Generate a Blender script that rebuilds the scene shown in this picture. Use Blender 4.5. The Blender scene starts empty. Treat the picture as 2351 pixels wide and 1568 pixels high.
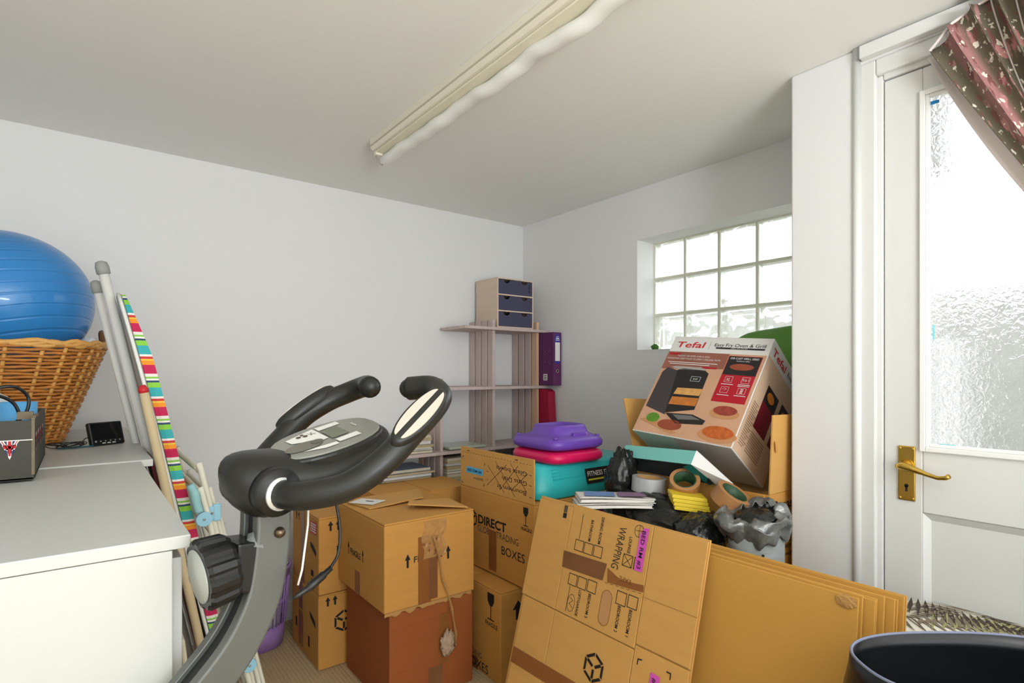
import bpy, bmesh, math, random
from mathutils import Vector, Matrix, noise
random.seed(4)
sc = bpy.context.scene
# ---------------------------------------------------------------- camera
cd = bpy.data.cameras.new('camera'); cam = bpy.data.objects.new('camera', cd)
sc.collection.objects.link(cam); sc.camera = cam
cam.location = (0, 0, 1.2); cam.rotation_euler = (math.radians(90), 0, math.radians(-37.7))
cd.sensor_width = 36; cd.lens = 1280 / 2351 * 36; cd.shift_y = 73 / 2351; cd.clip_start = .02
# ---------------------------------------------------------------- sky
wd = bpy.data.worlds.new('world'); sc.world = wd; wd.use_nodes = True
bg = wd.node_tree.nodes['Background']; bg.inputs[0].default_value = (.90, .95, 1, 1); bg.inputs[1].default_value = 3.1
# ---------------------------------------------------------------- added unseen fill lamp, aimed up behind the camera to brighten ceiling and walls
ld = bpy.data.lights.new('ceiling_fill', 'AREA'); ld.energy = 80; ld.shape = 'DISK'; ld.size = .8; ld.color = (.94, .97, 1)
lo = bpy.data.objects.new('ceiling_fill', ld); sc.collection.objects.link(lo); lo.location = (.2, -1.5, 1.2); lo.rotation_euler = (math.radians(180 - 12), 0, math.radians(-20))
# ---------------------------------------------------------------- exposure
vs = sc.view_settings
vs.view_transform = 'Standard'; vs.look = 'None'; vs.exposure = 0.21; vs.gamma = 1; vs.use_curve_mapping = False

# ================================================================ helpers
def lin(c):
    return tuple((x / 255 / 12.92) if x / 255 <= .04045 else ((x / 255 + .055) / 1.055) ** 2.4 for x in c)

MATS = {}
def mat(name, c, rough=.6, metal=0., var=0., vscale=6., bump=0., bscale=60., coat=0., trans=0., ior=1.45, stretch=None, spec=None):
    if name in MATS: return MATS[name]
    m = bpy.data.materials.new(name); m.use_nodes = True; nt = m.node_tree; b = nt.nodes['Principled BSDF']
    col = lin(c); b.inputs['Base Color'].default_value = (*col, 1)
    b.inputs['Roughness'].default_value = rough; b.inputs['Metallic'].default_value = metal
    b.inputs['Coat Weight'].default_value = coat; b.inputs['Transmission Weight'].default_value = trans; b.inputs['IOR'].default_value = ior
    if spec is not None: b.inputs['Specular IOR Level'].default_value = spec
    tc = nt.nodes.new('ShaderNodeTexCoord'); src = tc.outputs['Object']
    if stretch:
        mp = nt.nodes.new('ShaderNodeMapping'); mp.inputs['Scale'].default_value = stretch; nt.links.new(src, mp.inputs[0]); src = mp.outputs[0]
    if var:
        n = nt.nodes.new('ShaderNodeTexNoise'); n.inputs['Scale'].default_value = vscale; n.inputs['Detail'].default_value = 5
        nt.links.new(src, n.inputs['Vector'])
        mx = nt.nodes.new('ShaderNodeMix'); mx.data_type = 'RGBA'
        mx.inputs[6].default_value = (*[max(0, x * (1 - var)) for x in col], 1); mx.inputs[7].default_value = (*[min(1, x * (1 + var)) for x in col], 1)
        nt.links.new(n.outputs['Fac'], mx.inputs[0]); nt.links.new(mx.outputs[2], b.inputs['Base Color'])
    if bump:
        n2 = nt.nodes.new('ShaderNodeTexNoise'); n2.inputs['Scale'].default_value = bscale; n2.inputs['Detail'].default_value = 3
        nt.links.new(src, n2.inputs['Vector'])
        bp = nt.nodes.new('ShaderNodeBump'); bp.inputs['Strength'].default_value = bump; bp.inputs['Distance'].default_value = .01
        nt.links.new(n2.outputs['Fac'], bp.inputs['Height']); nt.links.new(bp.outputs[0], b.inputs['Normal'])
    MATS[name] = m; return m

def ramp_mat(name, cols, scale, axis=2, rough=.8, warp=0.):
    """stripes that repeat along one object axis"""
    m = bpy.data.materials.new(name); m.use_nodes = True; nt = m.node_tree; b = nt.nodes['Principled BSDF']
    b.inputs['Roughness'].default_value = rough
    tc = nt.nodes.new('ShaderNodeTexCoord'); sx = nt.nodes.new('ShaderNodeSeparateXYZ'); nt.links.new(tc.outputs['Object'], sx.inputs[0])
    mu = nt.nodes.new('ShaderNodeMath'); mu.operation = 'MULTIPLY'; mu.inputs[1].default_value = scale; nt.links.new(sx.outputs[axis], mu.inputs[0])
    fr = nt.nodes.new('ShaderNodeMath'); fr.operation = 'FRACT'; nt.links.new(mu.outputs[0], fr.inputs[0])
    rp = nt.nodes.new('ShaderNodeValToRGB'); rp.color_ramp.interpolation = 'CONSTANT'
    el = rp.color_ramp.elements
    while len(el) < len(cols): el.new(.5)
    for i, (p, c) in enumerate(cols): el[i].position = p; el[i].color = (*lin(c), 1)
    nt.links.new(fr.outputs[0], rp.inputs[0]); nt.links.new(rp.outputs[0], b.inputs['Base Color'])
    return m

class G:
    """mesh builder in world coordinates"""
    def __init__(s): s.v = []; s.f = []
    def add(s, vs, fs):
        o = len(s.v); s.v += [Vector(p) for p in vs]; s.f += [tuple(i + o for i in f) for f in fs]; return s
    def box(s, x0, x1, y0, y1, z0, z1, M=None):
        p = [Vector((x, y, z)) for z in (z0, z1) for y in (y0, y1) for x in (x0, x1)]
        if M is not None: p = [M @ q for q in p]
        return s.add(p, [(0, 2, 3, 1), (4, 5, 7, 6), (0, 1, 5, 4), (2, 6, 7, 3), (0, 4, 6, 2), (1, 3, 7, 5)])
    def hexa(s, a, b):
        """solid between two quads (same winding)"""
        return s.add(list(a) + list(b), [(3, 2, 1, 0), (4, 5, 6, 7)] + [(i, (i + 1) % 4, 4 + (i + 1) % 4, 4 + i) for i in range(4)])
    def prism(s, poly, n):
        """planar polygon extruded by vector n"""
        k = len(poly); n = Vector(n); a = [Vector(p) for p in poly]
        return s.add(a + [p + n for p in a], [tuple(range(k - 1, -1, -1)), tuple(range(k, 2 * k))] + [(i, (i + 1) % k, k + (i + 1) % k, k + i) for i in range(k)])
    def loft(s, rings, cap=True, close=True):
        k = len(rings[0]); vs = [p for r in rings for p in r]; fs = []
        for i in range(len(rings) - 1):
            for j in range(k if close else k - 1):
                a = i * k + j; b = i * k + (j + 1) % k; fs.append((a, b, b + k, a + k))
        if cap: fs += [tuple(range(k - 1, -1, -1)), tuple(range((len(rings) - 1) * k, len(rings) * k))]
        return s.add(vs, fs)
    def tube(s, pts, r, seg=10, cap=True, flat=None):
        pts = [Vector(p) for p in pts]; n = len(pts); rs = r if isinstance(r, (list, tuple)) else [r] * n
        T = [(pts[min(i + 1, n - 1)] - pts[max(i - 1, 0)]).normalized() for i in range(n)]
        ref = Vector((0, 0, 1)) if abs(T[0].z) < .9 else Vector((1, 0, 0))
        a = T[0].cross(ref).normalized(); rings = []
        for i in range(n):
            a = (a - T[i] * a.dot(T[i])).normalized(); b = T[i].cross(a)
            rings.append([pts[i] + (a * math.cos(t) + b * math.sin(t) * (flat or 1)) * rs[i] for t in [2 * math.pi * j / seg for j in range(seg)]])
        return s.loft(rings, cap)
    def lathe(s, prof, c, seg=24, M=None, cap=False):
        c = Vector(c); rings = []
        for r, z in prof:
            ring = [Vector((r * math.cos(2 * math.pi * j / seg), r * math.sin(2 * math.pi * j / seg), z)) for j in range(seg)]
            rings.append([c + ((M @ p) if M is not None else p) for p in ring])
        return s.loft(rings, cap)
    def sphere(s, c, r, seg=32, rg=20, fn=None):
        c = Vector(c); rr = Vector(r) if isinstance(r, (tuple, list, Vector)) else Vector((r, r, r)); vs = []; fs = []
        for i in range(rg + 1):
            th = math.pi * i / rg
            for j in range(seg):
                ph = 2 * math.pi * j / seg; d = Vector((math.sin(th) * math.cos(ph), math.sin(th) * math.sin(ph), math.cos(th)))
                p = Vector((d.x * rr.x, d.y * rr.y, d.z * rr.z)); vs.append(c + (fn(d, p) if fn else p))
        for i in range(rg):
            for j in range(seg):
                a = i * seg + j; b = i * seg + (j + 1) % seg; fs.append((a, a + seg, b + seg, b))
        return s.add(vs, fs)
    def grid(s, fn, nu, nv, cu=False):
        vs = [Vector(fn(i / nu, j / nv)) for i in range(nu + 1) for j in range(nv + 1)]
        return s.add(vs, [(i * (nv + 1) + j, (i + 1) * (nv + 1) + j, (i + 1) * (nv + 1) + j + 1, i * (nv + 1) + j + 1) for i in range(nu) for j in range(nv)])

ORG = {}
def thing(name, label, cat, loc, group=None, kind=None):
    o = bpy.data.objects.new(name, None); sc.collection.objects.link(o); o.location = loc; o.empty_display_size = .05
    ORG[o] = Vector(loc)
    if label: o['label'] = label
    if cat: o['category'] = cat
    if group: o['group'] = group
    if kind: o['kind'] = kind
    return o
def part(name, g, m, parent=None, smooth=False, bev=0, loc=None, label=None, kind=None, solid=0, seg=2, sub=0):
    me = bpy.data.meshes.new(name); o = bpy.data.objects.new(name, me); sc.collection.objects.link(o)
    if parent is not None: org = ORG[parent]; o.parent = parent
    else:
        org = Vector(loc or (0, 0, 0)); o.location = org
    ORG[o] = org
    me.from_pydata([tuple(p - org) for p in g.v], [], g.f); me.update()
    bm = bmesh.new(); bm.from_mesh(me); bmesh.ops.recalc_face_normals(bm, faces=bm.faces[:]); bm.to_mesh(me); bm.free()
    me.materials.append(m)
    if smooth: me.polygons.foreach_set('use_smooth', [True] * len(me.polygons))
    if solid:
        d = o.modifiers.new('solid', 'SOLIDIFY'); d.thickness = solid; d.offset = 0
    if bev:
        d = o.modifiers.new('bevel', 'BEVEL'); d.width = bev; d.segments = seg; d.limit_method = 'ANGLE'; d.angle_limit = math.radians(40)
    if sub:
        d = o.modifiers.new('sub', 'SUBSURF'); d.levels = sub; d.render_levels = sub
    if label: o['label'] = label
    if kind: o['kind'] = kind
    return o
def tag(o, label, cat, group=None):
    o['label'] = label; o['category'] = cat
    if group: o['group'] = group
    return o
def struct(name, g, m, **k):
    return part(name, g, m, kind='structure', **k)

class Face:
    def __init__(s, o, u, v): s.o = Vector(o); s.u = Vector(u).normalized(); s.v = Vector(v).normalized(); s.n = s.u.cross(s.v)
    def p(s, a, b, h=.0012): return s.o + s.u * a + s.v * b + s.n * h
TXT = {}
def text_mesh(body, bold):
    k = (body, bold)
    if k not in TXT:
        c = bpy.data.curves.new('t', 'FONT'); c.body = body; c.size = 1; c.offset = bold; c.resolution_u = 3
        ob = bpy.data.objects.new('t', c); me = ob.to_mesh()
        vs = [v.co.copy() for v in me.vertices]; fs = [tuple(p.vertices) for p in me.polygons]
        ob.to_mesh_clear(); bpy.data.objects.remove(ob); bpy.data.curves.remove(c)
        x0 = min(v.x for v in vs); x1 = max(v.x for v in vs); y1 = max(v.y for v in vs)
        TXT[k] = ([Vector(((v.x - x0) / (x1 - x0), v.y / y1)) for v in vs], fs)
    return TXT[k]
def text(body, F, a, b, w, h, m, parent, rot=0, bold=.0, name='printed_lettering', lift=.0012, slant=0):
    """lettering w wide and h tall, its lower left at (a,b) of the face, turned by rot degrees"""
    vs, fs = text_mesh(body, bold); cr, sr = math.cos(math.radians(rot)), math.sin(math.radians(rot))
    g = G(); g.add([F.p(a + ((v.x + slant * v.y) * w) * cr - v.y * h * sr, b + (v.x * w) * sr + v.y * h * cr, lift) for v in vs], fs)
    return part(name, g, m, parent)
def poly(F, pts, m, parent, name='printed_mark', lift=.0011):
    g = G(); g.add([F.p(a, b, lift) for a, b in pts], [tuple(range(len(pts)))]); return part(name, g, m, parent)
def polys(F, lst, m, parent, name='printed_mark', lift=.0011):
    g = G()
    for pts in lst: g.add([F.p(a, b, lift) for a, b in pts], [tuple(range(len(pts)))])
    return part(name, g, m, parent)
def strokes(F, lines, w, m, parent, name='pen_writing', lift=.0011):
    g = G()
    for ln in lines:
        for (a0, b0), (a1, b1) in zip(ln, ln[1:]):
            d = Vector((a1 - a0, b1 - b0)); L = d.length
            if L < 1e-6: continue
            d /= L; q = Vector((-d.y, d.x)) * w / 2; d = d * w * .3
            g.add([F.p(a0 - d.x + q.x, b0 - d.y + q.y, lift), F.p(a0 - d.x - q.x, b0 - d.y - q.y, lift), F.p(a1 + d.x - q.x, b1 + d.y - q.y, lift), F.p(a1 + d.x + q.x, b1 + d.y + q.y, lift)], [(0, 1, 2, 3)])
    return part(name, g, m, parent)
def circ(c, r, n=18, ry=None, a0=0, a1=360):
    return [(c[0] + r * math.cos(math.radians(a0 + (a1 - a0) * i / n)), c[1] + (ry or r) * math.sin(math.radians(a0 + (a1 - a0) * i / n))) for i in range(n + 1)]
def rect(a0, a1, b0, b1): return [(a0, b0), (a1, b0), (a1, b1), (a0, b1)]
def outline(a0, a1, b0, b1): return [(a0, b0), (a1, b0), (a1, b1), (a0, b1), (a0, b0)]
def arrow_up(a, b, h, w=None):
    w = w or h * .55; return [(a - w * .2, b), (a + w * .2, b), (a + w * .2, b + h * .55), (a + w * .5, b + h * .55), (a, b + h), (a - w * .5, b + h * .55), (a - w * .2, b + h * .55)]
def hexlogo(F, c, r, m, parent, rot=0):
    L = []
    for k in range(6):
        a = math.radians(60 * k + rot); e = math.radians(60 * (k + 1) + rot)
        p, q = (math.cos(a), math.sin(a)), (math.cos(e), math.sin(e))
        lo, hi = .06, .94; f = lambda t, s: (c[0] + r * s * (p[0] * (1 - t) + q[0] * t), c[1] + r * s * (p[1] * (1 - t) + q[1] * t))
        L.append([f(lo, 1), f(hi, 1), f(hi, .78), f(lo, .78)])
    for k in range(3):
        a = math.radians(120 * k + 60 + rot); d = (math.cos(a), math.sin(a)); n = (-d[1], d[0]); w = .1
        L.append([(c[0] + r * (d[0] * t + n[0] * s), c[1] + r * (d[1] * t + n[1] * s)) for t, s in ((.12, -w), (.7, -w), (.7, w), (.12, w))])
    return polys(F, L, m, parent, 'hexagon_logo')
def wineglass(F, a, b, h, m, parent):
    w = h * .21
    L = [[(a - w, b + h), (a + w, b + h), (a + w, b + h * .72), (a + w * .5, b + h * .55), (a, b + h * .5), (a - w * .5, b + h * .55), (a - w, b + h * .72)],
         rect(a - h * .025, a + h * .025, b + h * .04, b + h * .52), rect(a - w, a + w, b, b + h * .045)]
    return polys(F, L, m, parent, 'glass_symbol')

# ================================================================ materials
WHITE = mat('wall_paint', (230, 230, 229), .75, var=.015, vscale=1.5, bump=.03, bscale=180)
CEIL = mat('ceiling_paint', (241, 241, 236), .8, var=.02, vscale=1.2, bump=.03, bscale=120)
GLOSSW = mat('white_gloss_paint', (226, 226, 223), .4, var=.02, vscale=4)
LAM = mat('white_laminate', (200, 201, 196), .38, var=.012, vscale=3)
CARD = mat('cardboard', (199, 144, 70), .8, var=.10, vscale=5, bump=.10, bscale=90, stretch=(1, 1, 9))
CARDL = mat('cardboard_light', (205, 155, 84), .8, var=.08, vscale=7, bump=.08, bscale=90, stretch=(1, 1, 6))
CARDD = mat('cardboard_dark', (152, 82, 36), .75, var=.10, vscale=4, bump=.10, bscale=80, stretch=(1, 1, 9))
CARDE = mat('cardboard_edge', (186, 142, 84), .9, var=.3, vscale=120, stretch=(1, 1, 6))
CARDY = mat('cardboard_plain', (199, 149, 68), .8, var=.06, vscale=3, bump=.05, bscale=70)
TAPE = mat('brown_tape', (142, 88, 44), .35, var=.12, vscale=9, bump=.06, bscale=40)
TAPED = mat('dark_brown_tape', (124, 82, 52), .28, var=.25, vscale=14, bump=.25, bscale=22)
TAPEC = mat('clear_tape', (206, 158, 100), .15, var=.2, vscale=30, bump=.6, bscale=40); TAPEC.node_tree.nodes['Principled BSDF'].inputs['Alpha'].default_value = .55
INK = mat('black_ink', (26, 22, 20), .7)
INKG = mat('grey_ink', (86, 74, 58), .7)
PEN = mat('pen_ink', (58, 46, 36), .7)
BLACKP = mat('black_plastic', (26, 26, 25), .35)
MATTEB = mat('matte_black_rubber', (33, 33, 30), .38, bump=.02, bscale=300)
GREYM = mat('grey_painted_steel', (102, 104, 100), .36, metal=.35, var=.05, vscale=8)
DARKM = mat('dark_steel', (40, 41, 40), .5, metal=.3)
CHROME = mat('chrome', (196, 192, 184), .18, metal=1)
PADS = mat('pulse_pad_metal', (214, 208, 194), .32, metal=.55)
PINE = mat('limed_pine', (196, 178, 172), .6, var=.14, vscale=5, stretch=(9, 9, 1), bump=.04, bscale=40)
PINE2 = mat('warm_limed_pine', (214, 178, 148), .6, var=.12, vscale=5, stretch=(9, 9, 1))
NAVY = mat('navy_card', (66, 66, 92), .6, var=.06)
PAPER = mat('white_paper', (234, 231, 224), .8)
BLACKBAG = mat('black_bin_liner', (30, 31, 28), .2, bump=.5, bscale=28)

# ================================================================ the room
CZ = 2.15
def ribbed_floor():
    g = G(); x = -1.3; n = 0; prof = []
    while x < 2.5:
        for dx, z in ((0, -.0035), (.003, -.001), (.006, 0), (.009, 0), (.012, -.001)): prof.append((x + dx, z))
        x += .015
    g.add([(a, y, b) for y in (-3.2, 2.95) for a, b in prof], [(i, i + 1, len(prof) + i + 1, len(prof) + i) for i in range(len(prof) - 1)])
    return g
def carpet_mat():
    m = mat('ribbed_carpet', (200, 176, 134), .95, var=.28, vscale=260, bump=.5, bscale=420); return m
struct('floor', ribbed_floor(), carpet_mat())
struct('ceiling', G().box(-1.3, 2.5, -3.2, 2.95, CZ, CZ + .1), CEIL)
struct('wall_back', G().box(-1.3, 2.5, 2.82, 2.95, -.05, CZ + .1), WHITE)
struct('wall_left', G().box(-1.4, -1.3, -3.2, 2.95, -.05, CZ + .1), WHITE)
wr = G()
wr.box(2.27, 2.50, 1.881, 2.82, -.05, CZ).box(2.27, 2.50, .60, 1.881, 1.887, CZ).box(2.27, 2.50, .60, 1.881, -.05, 1.317)
struct('wall_right', wr, WHITE)
wp = G().box(1.80, 2.27, .675, .867, -.05, CZ).box(1.80, 2.0, -.19, .675, 2.10, CZ).box(1.80, 2.0, -3.2, -.19, -.05, CZ)
struct('wall_door', wp, WHITE, bev=.006)
# rounded corner bead of the pier
struct('trim_1', G().tube([(1.803, .676, 0), (1.803, .676, CZ)], .012, 12), GLOSSW, smooth=True)
# skirting
struct('baseboard_back', G().box(-1.3, 2.27, 2.805, 2.82, 0, .09), GLOSSW, bev=.004)
# --- glass block window
glassm = mat('block_glass', (244, 248, 240), .03, trans=1., ior=1.4)
nt = glassm.node_tree; b = nt.nodes['Principled BSDF']
tc = nt.nodes.new('ShaderNodeTexCoord'); vo = nt.nodes.new('ShaderNodeTexNoise'); vo.inputs['Scale'].default_value = 16; vo.inputs['Detail'].default_value = 1
bp = nt.nodes.new('ShaderNodeBump'); bp.inputs['Strength'].default_value = .9; bp.inputs['Distance'].default_value = .012
nt.links.new(tc.outputs['Object'], vo.inputs['Vector']); nt.links.new(vo.outputs['Fac'], bp.inputs['Height']); nt.links.new(bp.outputs[0], b.inputs['Normal'])
def part_clear(m, f):
    nt = m.node_tree; b = nt.nodes['Principled BSDF']; out = nt.nodes['Material Output']; t = nt.nodes.new('ShaderNodeBsdfTransparent'); x = nt.nodes.new('ShaderNodeMixShader'); x.inputs[0].default_value = f
    nt.links.new(b.outputs[0], x.inputs[1]); nt.links.new(t.outputs[0], x.inputs[2]); nt.links.new(x.outputs[0], out.inputs[0])
part_clear(glassm, .6)
MORT = mat('window_mortar', (226, 226, 208), .8, var=.06, vscale=12)
win = thing('window_1', 'recessed window of clear glass blocks with wavy pattern', None, (2.4, 1.38, 1.317), kind='structure')
bp_ = .19
fr = G()
for k in range(4): fr.box(2.405, 2.475, .66, 1.881, 1.317 + k * bp_ - .006, 1.317 + k * bp_ + .006)
for k in range(8):
    y = 1.881 - k * bp_
    if y > .62: fr.box(2.406, 2.474, y - .006, y + .006, 1.317, 1.887)
part('mortar_grid', fr, MORT, win)
blk = None
for k in range(6):
    for r in range(3):
        y1 = 1.881 - k * bp_ - .006; y0 = max(y1 - bp_ + .012, .69); z0 = 1.317 + r * bp_ + .006; z1 = z0 + bp_ - .012
        g = G(); rings = []
        for x, ins in ((2.400, .022), (2.402, .014), (2.410, .003), (2.470, .003), (2.478, .014), (2.480, .022)):
            rings.append([(x, y0 + ins, z0 + ins), (x, y1 - ins, z0 + ins), (x, y1 - ins, z1 - ins), (x, y0 + ins, z1 - ins)])
        g.loft(rings); part('glass_block', g, glassm, win)
sill = G().box(2.268, 2.405, .90, 1.880, 1.3165, 1.3195); part('window_sill', sill, GLOSSW, win, bev=.005)
# --- door
DX = 1.822
door = thing('door_1', 'white half-glazed panel door with brass lever handle', None, (DX, .23, 0), kind='structure')
dl, dr = .612, -.15      # hinge and lock edges
sl = G().box(DX, DX + .044, .520, dl, .01, 2.036).box(DX, DX + .044, dr, -.06, .01, 2.036)
sl.box(DX, DX + .044, -.06, .520, 1.965, 2.036).box(DX, DX + .044, -.06, .520, .818, .992).box(DX, DX + .044, -.06, .520, .01, .2)
part('door_frame_rails', sl, GLOSSW, door, bev=.003)
part('lower_panel', G().box(DX + .016, DX + .03, -.06, .520, .2, .818), GLOSSW, door)
mo = G()   # sloping moulding round the lower panel
ys, zs = (-.06, .520), (.2, .818)
for a, bq in (((.520, .818), (-.06, .818)), ((.520, .2), (-.06, .2))):
    s = -1 if a[1] > .5 else 1
    mo.add([(DX + .001, a[0], a[1]), (DX + .001, bq[0], bq[1]), (DX + .016, bq[0] + .016, bq[1] + s * .02), (DX + .016, a[0] - .016, a[1] + s * .02)], [(0, 1, 2, 3)])
for yy, s in ((.520, -1), (-.06, 1)):
    mo.add([(DX + .001, yy, .2), (DX + .001, yy, .818), (DX + .016, yy + s * .016, .798), (DX + .016, yy + s * .016, .22)], [(0, 1, 2, 3)])
part('panel_moulding', mo, GLOSSW, door)
bd = G()   # raised glazing bead
def ring(g, y0, y1, z0, z1, w, x0, x1):
    g.box(x0, x1, y1 - w, y1, z0, z1).box(x0, x1, y0, y0 + w, z0, z1).box(x0, x1, y0 + w, y1 - w, z1 - w, z1).box(x0, x1, y0 + w, y1 - w, z0, z0 + w)
ring(bd, -.065, .525, .987, 1.97, .013, DX - .010, DX + .002); ring(bd, -.052, .512, 1.0, 1.957, .008, DX - .004, DX + .012)
part('glazing_bead', bd, mat('bright_white_paint', (246, 246, 243), .35), door, bev=.002)
pg = mat('pattern_glass', (250, 252, 252), .02, trans=1., ior=1.35)
nt = pg.node_tree; b = nt.nodes['Principled BSDF']; tc = nt.nodes.new('ShaderNodeTexCoord'); vo = nt.nodes.new('ShaderNodeTexNoise')
vo.inputs['Scale'].default_value = 55; vo.inputs['Detail'].default_value = 2; vo.inputs['Distortion'].default_value = 1.2
bp = nt.nodes.new('ShaderNodeBump'); bp.inputs['Strength'].default_value = .5; bp.inputs['Distance'].default_value = .01
nt.links.new(tc.outputs['Object'], vo.inputs['Vector']); nt.links.new(vo.outputs['Fac'], bp.inputs['Height']); nt.links.new(bp.outputs[0], b.inputs['Normal'])
part_clear(pg, .4)
part('pane', G().box(DX + .013, DX + .019, -.06, .520, .992, 1.965), pg, door)
TURQ = mat('masking_film_residue', (120, 206, 214), .5)
FD = Face((DX + .012, .520, .992), (0, -1, 0), (0, 0, 1))
polys(FD, [rect(.035, .07, .012, .018), rect(.095, .125, .01, .016), rect(.13, .2, .009, .015), rect(.02, .024, .3, .34)], TURQ, door, 'film_residue', .002)
poly(FD, [(.016, .938), (.036, .938), (.034, .947), (.016, .948)], mat('blue_sticker', (24, 138, 214), .5), door, 'blue_sticker', .004)
BRASS = mat('brass', (216, 180, 88), .22, metal=1, var=.1, vscale=20)
hp = part('handle_plate', G().box(DX - .006, DX, .535, .577, .846, .998), BRASS, door, bev=.003)
kh = G().lathe([(.0001, 0), (.005, 0), (.005, .001), (.0001, .001)], (DX - .0065, .556, .888), 14, Matrix.Rotation(math.radians(-90), 3, 'Y')); kh.box(DX - .0075, DX - .0062, .5535, .5585, .872, .888)
part('keyhole', kh, INK, hp)
for yy in (.541, .571):
    for zz in (.853, .991): part('screw', G().sphere((DX - .0065, yy, zz), (.002, .0035, .0035), 10, 6), BRASS, hp, True)
lv = G().lathe([(.0001, 0), (.015, 0), (.015, .012), (.010, .02), (.010, .032), (.0001, .034)], (DX - .005, .556, .945), 18, Matrix.Rotation(math.radians(-90), 3, 'Y'))
lv.tube([(DX - .036, .572, .944), (DX - .037, .556, .945), (DX - .037, .53, .940), (DX - .038, .50, .930), (DX - .039, .475, .924), (DX - .042, .458, .927), (DX - .046, .450, .933)], [.006, .011, .009, .006, .0055, .006, .0065], 10)
part('lever', lv, BRASS, hp, True)
# door lining and stop
tr = G().box(1.803, 1.84, .628, .675, 0, 2.10).box(1.818, 1.87, .614, .630, 0, 2.055).box(1.818, 1.87, -.19, .614, 2.040, 2.06).box(1.803, 1.84, -.19, .628, 2.055, 2.10).box(1.803, 1.87, -.19, -.152, 0, 2.06)
struct('trim_2', tr, GLOSSW, bev=.004)
# --- outdoors seen through the panes
GRND = mat('paving', (168, 164, 156), .9, var=.1)
struct('ground_outside', G().box(1.9, 12, -8, 10, -.3, -.12), GRND)
struct('garden_wall', G().box(4.6, 4.8, .2, 9, -.2, 1.75).add([(4.6, .2, -.2), (4.6, -4, -.2), (4.6, -4, .6), (4.6, .2, 1.75), (4.8, .2, -.2), (4.8, -4, -.2), (4.8, -4, .6), (4.8, .2, 1.75)], [(0, 1, 2, 3), (7, 6, 5, 4), (3, 2, 6, 7), (1, 5, 6, 2)]), mat('pale_render', (158, 157, 150), .9, var=.6, vscale=7))
struct('trim_3', G().box(1.772, 1.80, -.6, .66, 2.105, 2.142), GLOSSW, bev=.003)    # curtain batten

# ================================================================ ceiling light
CREAM = mat('aged_cream_enamel', (236, 230, 212), .45)
fit = thing('ceiling_light', 'unlit cream fluorescent batten wrapped in loose white film on the ceiling', 'ceiling light', (.955, 1.2, CZ))
y0, y1 = .2, 2.14
part('housing', G().prism([(.927, y1, CZ), (.986, y1, CZ), (.986, y1, CZ - .030), (.972, y1, CZ - .046), (.936, y1, CZ - .046), (.927, y1, CZ - .036)], (0, y0 - y1, 0)), CREAM, fit, bev=.002)
part('seam_strip', G().box(.9255, .928, y0, y1, CZ - .033, CZ - .027), mat('seam_shade', (196, 188, 166), .6), fit)
part('tube_tray', G().box(.945, 1.004, y0, y1 - .012, CZ - .054, CZ - .047), mat('yellowed_tray', (236, 230, 206), .5), fit, bev=.002)
def film(u, v):
    y = y1 + .008 - u * (y1 - y0); t = 2 * math.pi * v
    w = 1 + .10 * math.sin(y * 21 + 6.28 * v) + .07 * math.sin(y * 47 + 6.28 * v)
    r = .021 * w
    return (.994 + r * 1.15 * math.cos(t), y, CZ - .071 + r * math.sin(t) + .004 * math.sin(y * 17))
part('film_sleeve', G().grid(film, 150, 20), mat('white_film', (240, 240, 234), .3, var=.02), fit, True)
part('end_clip', G().tube([(.962, y1 + .004, CZ - .046), (.955, y1 + .006, CZ - .062), (.962, y1 + .006, CZ - .082), (.978, y1 + .004, CZ - .092), (.992, y1, CZ - .088)], .0022, 8), mat('bent_wire', (150, 146, 132), .4, metal=.6), fit, True)
part('lamp_holder', G().box(.945, .975, y1 - .016, y1 + .004, CZ - .062, CZ - .046), CREAM, fit, bev=.002)
part('cable_hole', G().box(.978, .9855, y1 - .20, y1 - .185, CZ - .0475, CZ - .0455), INK, fit)

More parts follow.
